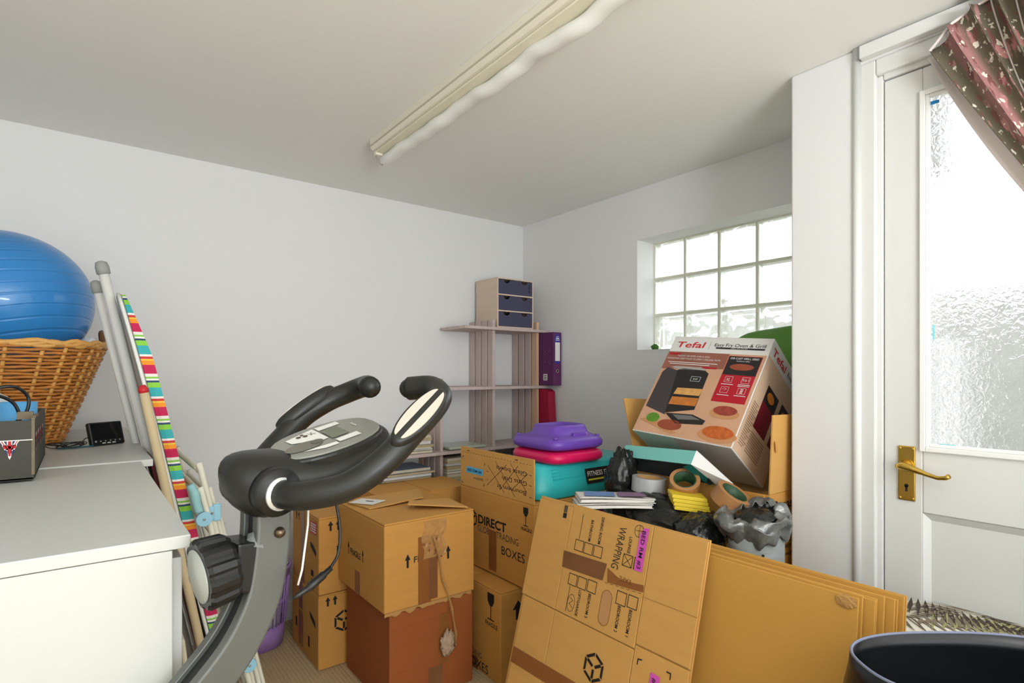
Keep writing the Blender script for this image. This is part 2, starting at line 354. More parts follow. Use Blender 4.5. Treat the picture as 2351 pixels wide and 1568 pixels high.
# ================================================================ curtain
def curtain_mat():
    m = bpy.data.materials.new('floral_curtain'); m.use_nodes = True; nt = m.node_tree; b = nt.nodes['Principled BSDF']; b.inputs['Roughness'].default_value = .9
    tc = nt.nodes.new('ShaderNodeTexCoord')
    def noise_(sc_, det=2, stretch=(1, 1, 1)):
        mp = nt.nodes.new('ShaderNodeMapping'); mp.inputs['Scale'].default_value = stretch; nt.links.new(tc.outputs['UV'], mp.inputs[0])
        n = nt.nodes.new('ShaderNodeTexNoise'); n.inputs['Scale'].default_value = sc_; n.inputs['Detail'].default_value = det; nt.links.new(mp.outputs[0], n.inputs['Vector']); return n.outputs['Fac']
    def step(src, lo, hi):
        r = nt.nodes.new('ShaderNodeMapRange'); r.inputs[1].default_value = lo; r.inputs[2].default_value = hi; nt.links.new(src, r.inputs[0]); return r.outputs[0]
    def mix(f, a, c):
        x = nt.nodes.new('ShaderNodeMix'); x.data_type = 'RGBA'; nt.links.new(f, x.inputs[0])
        if isinstance(a, tuple): x.inputs[6].default_value = (*lin(a), 1)
        else: nt.links.new(a, x.inputs[6])
        x.inputs[7].default_value = (*lin(c), 1); return x.outputs[2]
    sx = nt.nodes.new('ShaderNodeSeparateXYZ'); nt.links.new(tc.outputs['UV'], sx.inputs[0])
    mu = nt.nodes.new('ShaderNodeMath'); mu.operation = 'MULTIPLY'; mu.inputs[1].default_value = 44; nt.links.new(sx.outputs[0], mu.inputs[0])
    sn = nt.nodes.new('ShaderNodeMath'); sn.operation = 'SINE'; nt.links.new(mu.outputs[0], sn.inputs[0])
    c = mix(step(sn.outputs[0], .55, .8), (104, 97, 80), (164, 116, 114))
    c = mix(step(noise_(34, 4, (3.2, .5, 1)), .56, .60), c, (122, 78, 74))
    c = mix(step(noise_(30, 5, (3, .5, 1)), .58, .62), c, (188, 134, 132))
    c = mix(step(noise_(60, 6, (2.4, .9, 1)), .60, .63), c, (232, 226, 210))
    nt.links.new(c, b.inputs['Base Color']); return m
cur = thing('curtain', 'pink and brown floral curtain tied back beside the door glass', 'curtain', (1.71, 0, .3))
def cpos(s, t, off=0, lead=0):
    """s across the width, t down; gathered to the tie-back"""
    dro = max(0, 1 - s / .13)
    yt = .470 + lead * .5 - .95 * s; zt = 2.118 - .085 * dro ** 1.5
    yb = .075 - .06 * s; zb = 1.28
    k = min(t / .62, 1); e = k ** (1.05 + .25 * s)
    y = yt + (yb - yt) * e + lead * math.sin(math.pi * min(k, 1)) ; z = zt + (zb - zt) * k
    if t > .62:
        q = (t - .62) / .38; z = zb - q * .60; y = yb + (.05 - .16 * s) * math.sin(q * 1.5)
    amp = .024 * (1 - .45 * k) * min(1, .45 + 3 * s)
    x = 1.728 + off + amp * math.sin(s * 135 + 1.2 * math.sin(3 * t)) + .009 * math.sin(s * 61 + 4 * t + 1) * (1 - k * .5)
    return (x, y + .010 * math.cos(s * 135) * (1 - k * .6), z)
def uvgrid(name, fn, nu, nv, m, parent):
    o = part(name, G().grid(fn, nu, nv), m, parent, True, solid=.0015); me = o.data
    uv = me.uv_layers.new(name='uv'); n1 = nv + 1
    for l in me.loops:
        i, j = divmod(l.vertex_index, n1); uv.data[l.index].uv = (i / nu, j / nv)
    return o
uvgrid('fabric', lambda s, t: cpos(s, t), 320, 44, curtain_mat(), cur)
uvgrid('lining', lambda s, t: cpos(s * .5, t, .034, .026), 120, 44, mat('pale_lining', (226, 216, 212), .8), cur)
part('heading_tape', G().tube([cpos(s / 20, 0) for s in range(21)], .004, 6), mat('pale_lining', (226, 216, 212), .8), cur)
tag(part('curtain_rail', G().box(1.722, 1.742, -.6, .385, 2.122, 2.136), GLOSSW, loc=(1.732, 0, 2.13), bev=.002), 'slim white curtain track fixed under the ceiling above the door', 'curtain rail')

# ================================================================ white chests
def chest(y0, y1, top, label, xr):
    t = thing('chest_of_drawers', label, 'chest', (-.10, (y0 + y1) / 2, 0), 'white laminate chests along the wall')
    part('carcass', G().box(-.33, xr - .025, y0 + .018, y1 - .018, .06, top - .018), LAM, t)
    part('end_panel', G().box(-.33, xr - .022, y0 + .001, y0 + .018, 0, top - .019), LAM, t, bev=.001); part('end_panel', G().box(-.33, xr - .022, y1 - .018, y1 - .001, 0, top - .019), LAM, t, bev=.001)
    part('top_panel', G().box(-.34, xr, y0, y1, top - .018, top), LAM, t, bev=.0015)
    h = (top - .10) / 4
    for k in range(4):
        d = part('drawer_front', G().box(xr - .024, xr - .008, y0 + .02, y1 - .02, .07 + k * h, .07 + k * h + h - .005), LAM, t, bev=.0015)
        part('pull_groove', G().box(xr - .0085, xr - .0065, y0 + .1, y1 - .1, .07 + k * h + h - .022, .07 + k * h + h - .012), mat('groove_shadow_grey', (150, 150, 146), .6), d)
    return t
chest(.895, 1.714, .974, 'white laminate chest with bare top beside the exercise bike', .122)
chest(1.716, 2.80, .977, 'white laminate chest carrying the wicker basket and small black screen', .148)

# ================================================================ basket and ball
WICK = mat('honey_wicker', (188, 118, 46), .5, var=.45, vscale=40)
WICK2 = mat('pale_wicker', (214, 160, 84), .5, var=.3, vscale=40)
bk = thing('wicker_basket', 'flared honey wicker laundry basket on the white chest', 'basket', (-.30, 2.42, .978))
bz0, bz1 = .979, 1.285
def bring(k, grow=0):
    """rounded rectangle of the basket at height fraction k"""
    hx = .255 + .115 * k + grow; hy = .20 + .09 * k + grow; n = 4.5; out = []
    for j in range(120):
        a = 2 * math.pi * j / 120; ca, sa = math.cos(a), math.sin(a)
        out.append(Vector((-.305 + hx * math.copysign(abs(ca) ** (2 / n), ca), 2.42 + hy * math.copysign(abs(sa) ** (2 / n), sa), bz0 + (bz1 - bz0) * k)))
    return out
rows = 30
wv = G()
for i in range(rows):
    k = (i + .5) / rows; base = bring(k); pts = []
    for j, p in enumerate(base):
        d = Vector((p.x + .305, p.y - 2.42, 0)).normalized()
        pts.append(p + d * (.0062 * math.cos(math.pi * (j / 4 + i))) + Vector((0, 0, .0012 * math.sin(j * 1.3 + i * 2.1))))
    pts.append(pts[0]); wv.tube(pts, .0046, 5, cap=False)
part('weave', wv, WICK, bk, True)
for j in range(0, 120, 4):
    pts = [bring(k / 8)[j] for k in range(9)]; part('stake', G().tube(pts, .0058, 6), WICK2, bk, True)
rim = G()
for q in range(3):
    r_ = bring(1 + .012 * q); pts = [p + Vector((0, 0, .005 * math.sin(i * .9 + q * 2.1))) for i, p in enumerate(r_)]; pts.append(pts[0]); rim.tube(pts, .008, 6, cap=False)
part('rim', rim, WICK2, bk, True)
part('base', G().loft([bring(0), bring(.04, -.006)]), WICK, bk)
hd = []
for i in range(17):
    a = math.pi * i / 16; hd.append(Vector((.066 - .008 * math.sin(a), 2.42 - .07 * math.cos(a), bz1 + .055 * math.sin(a))))
part('handle', G().tube(hd, .011, 8), mat('dark_wicker', (128, 88, 46), .6, var=.3, vscale=60), bk, True)
def lump(d, p):
    return p * (1 + .10 * noise.noise(d * 3.1) + .05 * noise.noise(d * 9))
lin_ = part('liner_bag', G().sphere((.022, 2.31, 1.298), (.026, .085, .022), 30, 14, lump), mat('milky_plastic', (218, 222, 226), .25), loc=(.022, 2.31, 1.28), smooth=True)
tag(lin_, 'milky plastic sheet bunched between the blue ball and the basket rim', 'plastic sheet')
bm_ = mat('blue_vinyl', (48, 130, 198), .32, var=.04, coat=.25)
nt = bm_.node_tree; b = nt.nodes['Principled BSDF']; tc = nt.nodes.new('ShaderNodeTexCoord'); mp = nt.nodes.new('ShaderNodeMapping'); mp.inputs['Rotation'].default_value = (.15, .22, 0)
wv_ = nt.nodes.new('ShaderNodeTexWave'); wv_.bands_direction = 'Z'; wv_.inputs['Scale'].default_value = 9; wv_.inputs['Distortion'].default_value = .4
rp_ = nt.nodes.new('ShaderNodeMapRange'); rp_.inputs[1].default_value = 0; rp_.inputs[2].default_value = .12
bp = nt.nodes.new('ShaderNodeBump'); bp.inputs['Strength'].default_value = .5; bp.inputs['Distance'].default_value = .004
nt.links.new(tc.outputs['Object'], mp.inputs[0]); nt.links.new(mp.outputs[0], wv_.inputs['Vector']); nt.links.new(wv_.outputs['Fac'], rp_.inputs[0]); nt.links.new(rp_.outputs[0], bp.inputs['Height']); nt.links.new(bp.outputs[0], b.inputs['Normal'])
tag(part('exercise_ball', G().sphere((-.197, 2.41, 1.432), (.236, .236, .222), 64, 40), bm_, loc=(-.197, 2.41, 1.21), smooth=True), 'large shiny blue ribbed exercise ball resting in the wicker basket', 'exercise ball')

# ================================================================ dark bunting box with its contents
FB = mat('dark_olive_card', (62, 60, 50), .6, var=.1); FBE = mat('torn_grey_card', (124, 112, 92), .9, var=.3, vscale=60)
fx0, fx1, fy0, fy1, fz0, fz1 = -.36, -.078, 1.535, 1.99, .9785, 1.105
fb = thing('bunting_box', 'open dark card box printed with red white and blue bunting', 'box', (-.22, 1.76, fz0))
part('floor_panel', G().box(fx0, fx1, fy0, fy1, fz0, fz0 + .004), FB, fb)
for nm, bx in (('front_wall', (fx0, fx1, fy0, fy0 + .005, fz0, fz1 - .003)), ('rear_wall', (fx0, fx1, fy1 - .005, fy1, fz0, fz1)), ('side_wall', (fx1 - .005, fx1, fy0 + .006, fy1, fz0, fz1)), ('side_wall', (fx0, fx0 + .005, fy0 + .006, fy1, fz0, fz1))):
    part(nm, G().box(*bx), FB, fb, bev=.001)
te = G()
for i in range(14):
    z = fz0 + .01 + i * .0085; w = .003 + .004 * random.random(); te.box(fx1 - .004, fx1 + .0012, fy0 - .0008, fy0 + w, z, z + .0085)
part('torn_edge', te, FBE, fb); te = G()
for i in range(10):
    y = fy0 + .03 + i * .012; te.box(fx1 - .005, fx1 + .0008, y, y + .012, fz1 - .002, fz1 + .004 * random.random())
part('torn_edge', te, FBE, fb); te = G()
te.box(fx1 - .03, fx1 - .004, fy0 + .05, fy0 + .075, fz1 - .004, fz1 + .012)
part('torn_flap', te, FBE, fb)
FF = Face((fx0, fy0, fz0), (1, 0, 0), (0, 0, 1)); FS = Face((fx1, fy0, fz0), (0, 1, 0), (0, 0, 1))
UR, UB, UW = mat('flag_red', (196, 38, 48), .7), mat('flag_blue', (40, 52, 104), .7), mat('flag_white', (232, 228, 222), .7)
def flag(F, a, b, w, h):
    tri = lambda s, t=0: [(a - w / 2 * s, b), (a + w / 2 * s, b), (a, b - h * s)]
    poly(F, tri(1), UB, fb, 'bunting_flag', .0006)
    polys(F, [[(a - w * .5, b), (a - w * .3, b), (a + w * .12, b - h * .62), (a, b - h * .72)], [(a + w * .5, b), (a + w * .3, b), (a - w * .12, b - h * .62), (a, b - h * .72)], [(a - w * .15, b), (a + w * .15, b), (a + w * .08, b - h * .84), (a, b - h), (a - w * .08, b - h * .84)], [(a - w * .40, b - h * .2), (a + w * .40, b - h * .2), (a + w * .26, b - h * .46), (a - w * .26, b - h * .46)]], UW, fb, 'flag_cross', .0009)
    polys(F, [[(a - w * .085, b), (a + w * .085, b), (a + w * .06, b - h * .8), (a - w * .06, b - h * .8)], [(a - w * .36, b - h * .26), (a + w * .36, b - h * .26), (a + w * .29, b - h * .4), (a - w * .29, b - h * .4)], [(a - w * .44, b), (a - w * .38, b), (a - w * .1, b - h * .4), (a - w * .14, b - h * .4)], [(a + w * .44, b), (a + w * .38, b), (a + w * .1, b - h * .4), (a + w * .14, b - h * .4)]], UR, fb, 'flag_cross', .0012)
for a in (.244, .20, .155, .11): flag(FF, a, .082, .030, .038)
polys(FF, [rect(.02, .28, .082, .084)], UW, fb, 'bunting_string', .001)
for a in (.06, .14, .22, .30): flag(FS, a, .095, .05, .045)
BLUEB = mat('light_blue_plastic', (92, 170, 226), .4, var=.1); 
tag(part('plastic_tub', G().lathe([(.0001, 0), (.028, 0), (.036, .150), (.033, .150), (.026, .004), (.0001, .004)], (-.115, 1.70, .984), 20), BLUEB, loc=(-.115, 1.70, .984), smooth=True), 'light blue plastic tub inside the dark bunting box', 'tub')
tag(part('carrier_bag', G().sphere((-.19, 1.80, 1.085), (.06, .05, .085), 30, 18, lambda d, p: p * (1 + .22 * noise.noise(d * 4))), mat('white_carrier', (214, 218, 222), .4, var=.15, vscale=20), loc=(-.15, 1.75, 1.03), smooth=True), 'crumpled pale carrier bag in the dark bunting box', 'bag')
tag(part('charger_block', G().box(-.25, -.165, 1.6, 1.68, .984, 1.07), mat('brown_kit_box', (120, 74, 60), .6, var=.2), loc=(-.2, 1.64, .984), bev=.004), 'brown kit box low inside the dark bunting box', 'box')
cbl = [(-.20, 1.62, 1.075), (-.17, 1.60, 1.15), (-.12, 1.60, 1.172), (-.093, 1.62, 1.15), (-.095, 1.62, 1.115), (-.115, 1.63, 1.09), (-.12, 1.66, 1.073)]
def smooth_path(pts, n=6):
    P = [Vector(p) for p in pts]; P = [P[0] * 2 - P[1]] + P + [P[-1] * 2 - P[-2]]; out = []
    for i in range(1, len(P) - 2):
        for k in range(n):
            t = k / n; a, b_, c_, d_ = P[i - 1:i + 3]
            out.append(.5 * ((2 * b_) + (c_ - a) * t + (2 * a - 5 * b_ + 4 * c_ - d_) * t * t + (3 * b_ - a - 3 * c_ + d_) * t ** 3))
    out.append(P[-2]); return out
cg = G().tube(smooth_path(cbl), .0035, 8); cg.tube(smooth_path([(-.23, 1.6, 1.075), (-.21, 1.58, 1.12), (-.16, 1.58, 1.155), (-.118, 1.60, 1.14), (-.105, 1.61, 1.10), (-.12, 1.64, 1.078)]), .0035, 8)
tag(part('black_cable', cg, BLACKP, loc=(-.16, 1.62, 1.08), smooth=True), 'thick black cable looping up out of the dark bunting box', 'cable')

# ================================================================ small screen
mn = thing('mini_monitor', 'small black dashboard monitor tilted back on the white chest', 'monitor', (.07, 2.135, .977))
md = Vector((.085, .053, 0)).normalized(); mnn = Vector((md.y, -md.x, 0))
MM = Matrix.Translation((.027, 2.111, .978)) @ Matrix(((md.x, -mnn.x, 0, 0), (md.y, -mnn.y, 0, 0), (0, 0, 1, 0), (0, 0, 0, 1))) @ Matrix.Rotation(math.radians(-16), 4, 'X')
part('case', G().box(0, .101, 0, .016, .002, .074, MM), BLACKP, mn, bev=.004)
part('screen', G().box(.006, .095, -.0008, 0, .02, .068, MM), mat('dark_glass', (22, 22, 24), .12), mn)
FM = Face(MM @ Vector((0, 0, 0)), MM.to_3x3() @ Vector((1, 0, 0)), MM.to_3x3() @ Vector((0, 0, 1)))
polys(FM, [circ((.012 + .0145 * k, .0135), .0022 if k else .003, 10)[:-1] for k in range(6)], mat('button_grey', (170, 176, 186), .5), mn, 'buttons', .0012)
polys(FM, [rect(.030 + .015 * k, .040 + .015 * k, .0055, .0085) for k in range(3)], PAPER, mn, 'button_captions', .0012)
part('stand', G().hexa([MM @ Vector(p) for p in ((.035, .016, .04), (.065, .016, .04), (.065, .018, .05), (.035, .018, .05))], [Vector((MM @ Vector(p)).xy.to_tuple() + (.978,)) for p in ((.035, .055, 0), (.065, .055, 0), (.065, .06, 0), (.035, .06, 0))]), BLACKP, mn)
wg = []
for i in range(60):
    a = i * .55; wg.append((-.035 + .032 * math.cos(a) * (1 + .3 * math.sin(i * .31)) + .02 * math.sin(i * .13), 2.10 + .022 * math.sin(a), .981 + .014 * abs(math.sin(i * .37))))
wire = [(.03, 2.125, 1.0), (.01, 2.115, 1.004)] + wg
tag(part('monitor_lead', G().tube(smooth_path(wire, 3), .0013, 6), BLACKP, loc=(-.03, 2.1, .979), smooth=True), 'tangled thin black lead coiled between basket and small screen', 'cable')
tag(part('teal_wire', G().tube(smooth_path([(.03, 2.112, .981), (0, 2.10, .980), (-.03, 2.095, .980), (-.055, 2.105, .980), (-.03, 2.115, .980), (.0, 2.118, .981)], 4), .0022, 6), mat('teal_pvc', (24, 92, 104), .5), loc=(0, 2.1, .979), smooth=True), 'flat teal wire lying under the coiled black lead', 'cable')

# ================================================================ ironing board, poles, airer
ib = thing('ironing_board', 'folded ironing board with bright striped cover leaning beside the white chests', 'ironing board', (.43, 2.0, 0))
STR = ramp_mat('striped_cover', [(0, (232, 228, 220)), (.07, (196, 32, 84)), (.28, (244, 150, 40)), (.38, (236, 200, 70)), (.42, (206, 60, 60)), (.48, (240, 236, 228)), (.53, (58, 172, 178)), (.74, (140, 204, 70)), (.86, (46, 70, 110)), (.91, (240, 236, 228)), (.95, (140, 200, 80))], 8.4)
Lx, Lz = -.21, 1.0                       # lean of the board
def ibp(z, y, off): return Vector((.397 + Lx * z + off, y, z))
def ib_th(z): return max(.1, min(1, (1.47 - z) / .22))
def ib_half(z):
    t = (z - .95) / .50
    return .165 if t <= 0 else .165 * max(0, 1 - t ** 2) ** .62 + .006
zs_ = [.02 + i * .03 for i in range(48)]
zs_ = [z for z in zs_ if z <= 1.45]
cov = [[ibp(z, 2.015 - ib_half(z), -.004), ibp(z, 2.015 - ib_half(z) - .004, .008 * ib_th(z)), ibp(z, 2.015 - ib_half(z), .026 * ib_th(z)), ibp(z, 2.015 + ib_half(z), .026 * ib_th(z)), ibp(z, 2.015 + ib_half(z) + .004, .008 * ib_th(z)), ibp(z, 2.015 + ib_half(z), -.004)] for z in zs_]
part('striped_cover', G().loft(cov), STR, ib)
und = [[ibp(z, 2.015 - ib_half(z) * .93, -.014), ibp(z, 2.015 - ib_half(z) * .93, -.003), ibp(z, 2.015 + ib_half(z) * .93, -.003), ibp(z, 2.015 + ib_half(z) * .93, -.014)] for z in zs_]
TUBEW = mat('white_enamel_tube', (226, 226, 220), .35); GREYC = mat('grey_rubber_cap', (150, 152, 146), .6)
part('metal_deck', G().loft(und), mat('galvanised_mesh', (176, 178, 176), .45, metal=.4, var=.15, vscale=90), ib)
rm = G()
part('edge_rail', rm.tube([ibp(z, 2.015 - ib_half(z) - .005, -.012) for z in zs_], .005, 8), TUBEW, ib, True)
def pole(top, bot, r):
    t, b_ = Vector(top), Vector(bot); d = (t - b_).normalized()
    lg = part('leg', G().tube([b_, t], r, 14), TUBEW, ib, True)
    part('foot_cap', G().tube([t - d * .028, t - d * .026, t - d * .006, t + d * .008, t + d * .012], [r * 1.02, r * 1.32, r * 1.35, r * 1.1, r * .4], 14), GREYC, lg, True)
pole((.048, 2.06, 1.522), (.347, 2.06, .10), .0135)
pole((.036, 2.15, 1.475), (.322, 2.15, .10), .0115)
rl = thing('cardboard_roll', 'long cream tube with red end cap tucked behind the striped ironing board', 'tube', (.30, 1.86, .0))
a_, b_ = Vector((.134, 1.80, 1.15)), Vector((.352, 1.853, .004)); d_ = (a_ - b_).normalized()
part('tube_wall', G().tube([b_, a_], .0115, 14), mat('cream_roll', (208, 188, 150), .7), rl, True)
part('end_cap', G().tube([a_ - d_ * .002, a_ + d_ * .006, a_ + d_ * .018], [.0122, .0128, .007], 14), mat('red_cap', (196, 36, 44), .5), rl, True)
tag(part('maroon_folder', G().box(-.004, .004, 1.90, 2.03, .0, .96, Matrix.Translation((.364, 0, 0)) @ Matrix.Shear('XY', 4, (0, 0)) @ Matrix(((1, 0, -.215, 0), (0, 1, 0, 0), (0, 0, 1, 0), (0, 0, 0, 1)))), mat('maroon_board', (110, 26, 36), .6), loc=(.35, 1.96, 0)), 'dark maroon board standing behind the cream tube', 'board')

BLU = mat('pale_blue_plastic', (150, 204, 226), .4); TEALG = mat('pale_teal_plastic', (150, 200, 204), .45)
OFFW = mat('plastic_coated_wire', (224, 222, 204), .4)
ar = thing('clothes_airer', 'folded white tubular clothes airer with pale blue hinges by the socket', 'clothes airer', (.45, 2.0, 0))
def aframe(xt, zt, xb, ya, yb, r=.0085, zb=.012):
    """one U shaped frame of the airer, top bar running away from the camera"""
    pts = [(xb, ya, zb), (xt + .02, ya, zt - .07), (xt + .004, ya + .015, zt - .01), (xt - .004, ya + .06, zt), (xt - .004, yb - .06, zt), (xt + .004, yb - .015, zt - .01), (xt + .02, yb, zt - .07), (xb, yb, zb)]
    part('frame', G().tube(smooth_path(pts, 5), r, 10), OFFW, ar, True)
aframe(.270, .925, .466, 1.84, 2.30); aframe(.300, .850, .488, 1.87, 2.26, .008); aframe(.268, .865, .452, 1.81, 2.34, .008, .03); aframe(.322, .800, .505, 1.90, 2.38, .0075, .012)
for k in range(7):
    z = .1 + k * .1; part('rail', G().tube([(.468 - .212 * z, 1.845, z), (.468 - .212 * z, 2.295, z)], .003, 6), OFFW, ar, True)
def hinge(c, r, m=BLU):
    h = part('hinge_disc', G().lathe([(.0001, -.006), (r, -.006), (r, .006), (.0001, .006)], c, 24, Matrix.Rotation(math.radians(90), 3, 'X')), m, ar, bev=.002)
    part('rivet', G().sphere((c[0], c[1] - .0065, c[2]), (.004, .002, .004), 8, 6), GREYC, h, True)
hinge((.278, 1.80, .783), .021); hinge((.304, 1.835, .79), .020); hinge((.398, 1.80, .327), .020)
part('hinge_strap', G().box(.306, .328, 1.828, 1.842, .765, .815), BLU, ar, bev=.004)
part('corner_sleeve', G().tube(smooth_path([(.243, 1.80, .885), (.254, 1.80, .86), (.258, 1.80, .835), (.266, 1.80, .805)]), [.011] * 6 + [.013] * 6 + [.012] * 7, 10), TEALG, ar, True)

# floor clutter between the chests and the airer
tag(part('white_pipe', G().tube([(.205, 1.62, .01), (.18, 1.64, .60)], .011, 12), TUBEW, loc=(.205, 1.62, 0), smooth=True), 'loose white pipe standing in the gap beside the chests', 'pipe')
tag(part('beige_tray', G().box(-.012, .0, 0, .14, .002, .54, Matrix.Translation((.262, 1.60, 0)) @ Matrix.Rotation(math.radians(-6), 4, 'Y')), mat('beige_plastic', (206, 196, 172), .5), loc=(.262, 1.66, 0), bev=.008), 'beige plastic tray on edge in the gap beside the chests', 'tray')
# wall socket
so = thing('wall_socket', 'white double wall socket low on the wall behind the airer', 'socket', (.47, 2.82, .52))
part('plate', G().box(.378, .525, 2.811, 2.82, .517, .606), PAPER, so, bev=.003)
FSo = Face((.378, 2.811, .517), (1, 0, 0), (0, 0, 1))
for c_ in (.034, .113): polys(FSo, [rect(c_ - .002, c_ + .002, .048, .058)] + [rect(c_ + dx - .004, c_ + dx + .004, .030, .034) for dx in (-.012, .012)], INK, so, 'pin_holes')

# ================================================================ purple bin
PUR = mat('lilac_plastic', (158, 122, 184), .35, var=.08, vscale=8)
pb = thing('waste_bin', 'round lilac plastic bin with slotted sides on the carpet', 'bin', (.619, 2.645, 0))
pc = Vector((.619, 2.645, 0))
prof = lambda z: .105 + .03 * z / .345
part('base', G().lathe([(.0001, .002), (.105, .002), (prof(.1), .1), (prof(.1) - .004, .1), (.10, .008), (.0001, .008)], pc, 40), PUR, pb, True)
part('rim', G().lathe([(prof(.3), .30), (prof(.345), .335), (prof(.345) + .006, .338), (prof(.345) + .006, .348), (prof(.345) - .004, .348), (prof(.3) - .004, .30), (prof(.3), .30)], pc, 40), PUR, pb, True)
for k in range(40):
    a = 2 * math.pi * k / 40; p0 = pc + Vector((prof(.1) * math.cos(a), prof(.1) * math.sin(a), .098)); p1 = pc + Vector((prof(.3) * math.cos(a), prof(.3) * math.sin(a), .302))
    part('slat', G().tube([p0, p1], .0062, 6, flat=.5), PUR, pb, True)
part('slat_band', G().lathe([(prof(.2) - .001, .19), (prof(.2) + .002, .19), (prof(.2) + .002, .21), (prof(.2) - .001, .21), (prof(.2) - .001, .19)], pc, 40), PUR, pb, True)
tag(part('bin_liner', G().lathe([(.085, .02), (.105, .2), (.12, .34), (.130, .352), (.112, .356), (.098, .2), (.08, .03)], pc, 30), mat('white_liner', (222, 224, 228), .4), loc=pc + Vector((0, 0, .02)), smooth=True), 'white liner showing inside the lilac slotted bin', 'bin liner')

# ================================================================ exercise bike
HB = math.radians(9.578); U = Vector((math.cos(HB), math.sin(HB), 0)); V = Vector((-math.sin(HB), math.cos(HB), 0)); BM = Vector((.351, .879, 0))
def B(u, v, z): return BM + U * u + V * v + Vector((0, 0, z))
bike = thing('exercise_bike', 'grey and black exercise bike with curved post, console and looped handlebars', 'exercise bike', B(-.9, 0, 0))
pth = [(-.143, 1.035), (-.142, .99), (-.146, .94), (-.157, .885), (-.186, .83), (-.230, .783), (-.30, .72), (-.42, .62), (-.58, .48), (-.76, .30), (-.90, .12)]
cen = smooth_path([(u, 0, z) for u, z in pth], 5)
def post_ring(p, t, vin, vout, hw):
    n = Vector((t.z, 0, -t.x))
    q = []
    for a, vv in ((-hw, vin), (-hw * .9, vout), (hw * .9, vout), (hw, vin)):
        w = p + n * a; q.append(B(w.x, vv, w.z))
    return q
for sgn, nm in ((-1, 'post_side'), (1, 'post_side')):
    rings = []
    for i, p in enumerate(cen):
        t = (cen[min(i + 1, len(cen) - 1)] - cen[max(i - 1, 0)]).normalized()
        n = Vector((t.z, 0, -t.x)); hw = .0245; vo = .031 * sgn; vi = .014 * sgn; q = []
        for a, vv in ((-hw, vi), (-hw, vo * .93), (-hw * .9, vo), (hw * .9, vo), (hw, vo * .93), (hw, vi)):
            w = p + n * a; q.append(B(w.x, vv, w.z))
        rings.append(q)
    part(nm, G().loft(rings), GREYM, bike, bev=.003)
rings = []
for i, p in enumerate(cen):
    t = (cen[min(i + 1, len(cen) - 1)] - cen[max(i - 1, 0)]).normalized(); n = Vector((t.z, 0, -t.x)); q = []
    for a, vv in ((-.016, -.016), (-.016, .016), (.018, .016), (.018, -.016)):
        w = p + n * a; q.append(B(w.x, vv, w.z))
    rings.append(q)
part('post_web', G().loft(rings), DARKM, bike)
part('bolt', G().sphere(B(-.136, -.032, .975), .008, 14, 8), mat('bronze_bolt', (110, 96, 78), .3, metal=.9), bike, True)
part('floor_stabiliser', G().tube([B(-.92, -.22, .03), B(-.92, .10, .03)], .03, 14), DARKM, bike, True)
part('frame_spine', G().tube([B(-.90, 0, .13), B(-.92, 0, .03)], .03, 12), GREYM, bike, True)
# tension knob
RU = Matrix(((0, 0, -U.x), (0, 1, -U.y), (1, 0, 0)))      # local z -> -U
def axis_m(d):
    d = Vector(d).normalized(); a = d.orthogonal().normalized(); b_ = d.cross(a); return Matrix((a, b_, d)).transposed()
kd = (-U + Vector((0, 0, -.12))).normalized(); KM = axis_m(kd)
part('knob_bracket', G().hexa([B(-.192, v, z) for v, z in ((-.03, .905), (.03, .905), (.03, .970), (-.03, .970))], [B(-.150, v, z) for v, z in ((-.029, .885), (.029, .885), (.029, .966), (-.029, .966))]), BLACKP, bike, bev=.004)
kc = B(-.190, 0, .935)
g = G(); rings = []
for h, r0 in ((0, .040), (.006, .044), (.036, .046), (.041, .043)):
    rings.append([kc + KM @ Vector(((r0 + (.0022 if (j % 6) < 3 else -.0012)) * math.cos(2 * math.pi * j / 72), (r0 + (.0022 if (j % 6) < 3 else -.0012)) * math.sin(2 * math.pi * j / 72), h)) for j in range(72)])
kn = part('tension_knob', g.loft(rings), BLACKP, bike)
part('knob_dial', G().lathe([(.0001, .0412), (.036, .0412), (.036, .043), (.0001, .044)], kc, 32, KM), mat('dial_grey', (176, 180, 172), .4), kn, True)
CWR = mat('clear_wrap', (180, 184, 180), .15); CWR.node_tree.nodes['Principled BSDF'].inputs['Alpha'].default_value = .4
part('sleeve_wrap', G().tube([B(-.158, -.012, .972), B(-.165, -.02, .955)], .014, 10), CWR, bike, True)
# console pod
sec = [(-.200, 1.046, .014, .012), (-.194, 1.046, .034, .028), (-.180, 1.046, .050, .042), (-.155, 1.047, .058, .046), (-.12, 1.050, .062, .040), (-.08, 1.056, .070, .031), (-.04, 1.068, .073, .028), (0, 1.080, .070, .026), (.03, 1.090, .060, .024), (.05, 1.104, .036, .017), (.058, 1.107, .012, .006)]
rings = []
for u, zc, w, h in sec:
    rings.append([B(u - .25 * h * math.sin(a), w * math.copysign(abs(math.cos(a)) ** .8, math.cos(a)), zc - .004 + h * math.copysign(abs(math.sin(a)) ** .75, math.sin(a)) + .16 * w * math.cos(a)) for a in [2 * math.pi * j / 24 for j in range(24)]])
con = part('console', G().loft(rings), MATTEB, bike, True, sub=1)
ca_ = B(-.128, 0, 1.080); cb_ = B(.038, 0, 1.1195); FCo = Face(ca_, cb_ - ca_, V + Vector((0, 0, .17)))   # v points away from the camera
L_ = (cb_ - ca_).length
def lens(k, s=1): return [(L_ * (.5 - .5 * s * math.cos(math.pi * i / k)), .058 * s * math.sin(math.pi * i / k) ** .7) for i in range(k + 1)]
top_ = lens(14); outl = top_ + [(a, -b_) for a, b_ in reversed(top_[1:-1])]
part('bezel', G().prism([FCo.p((a - L_ / 2) * 1.05 + L_ / 2, b_ * 1.08, -.034) for a, b_ in outl], FCo.n * .033), MATTEB, con, bev=.004)
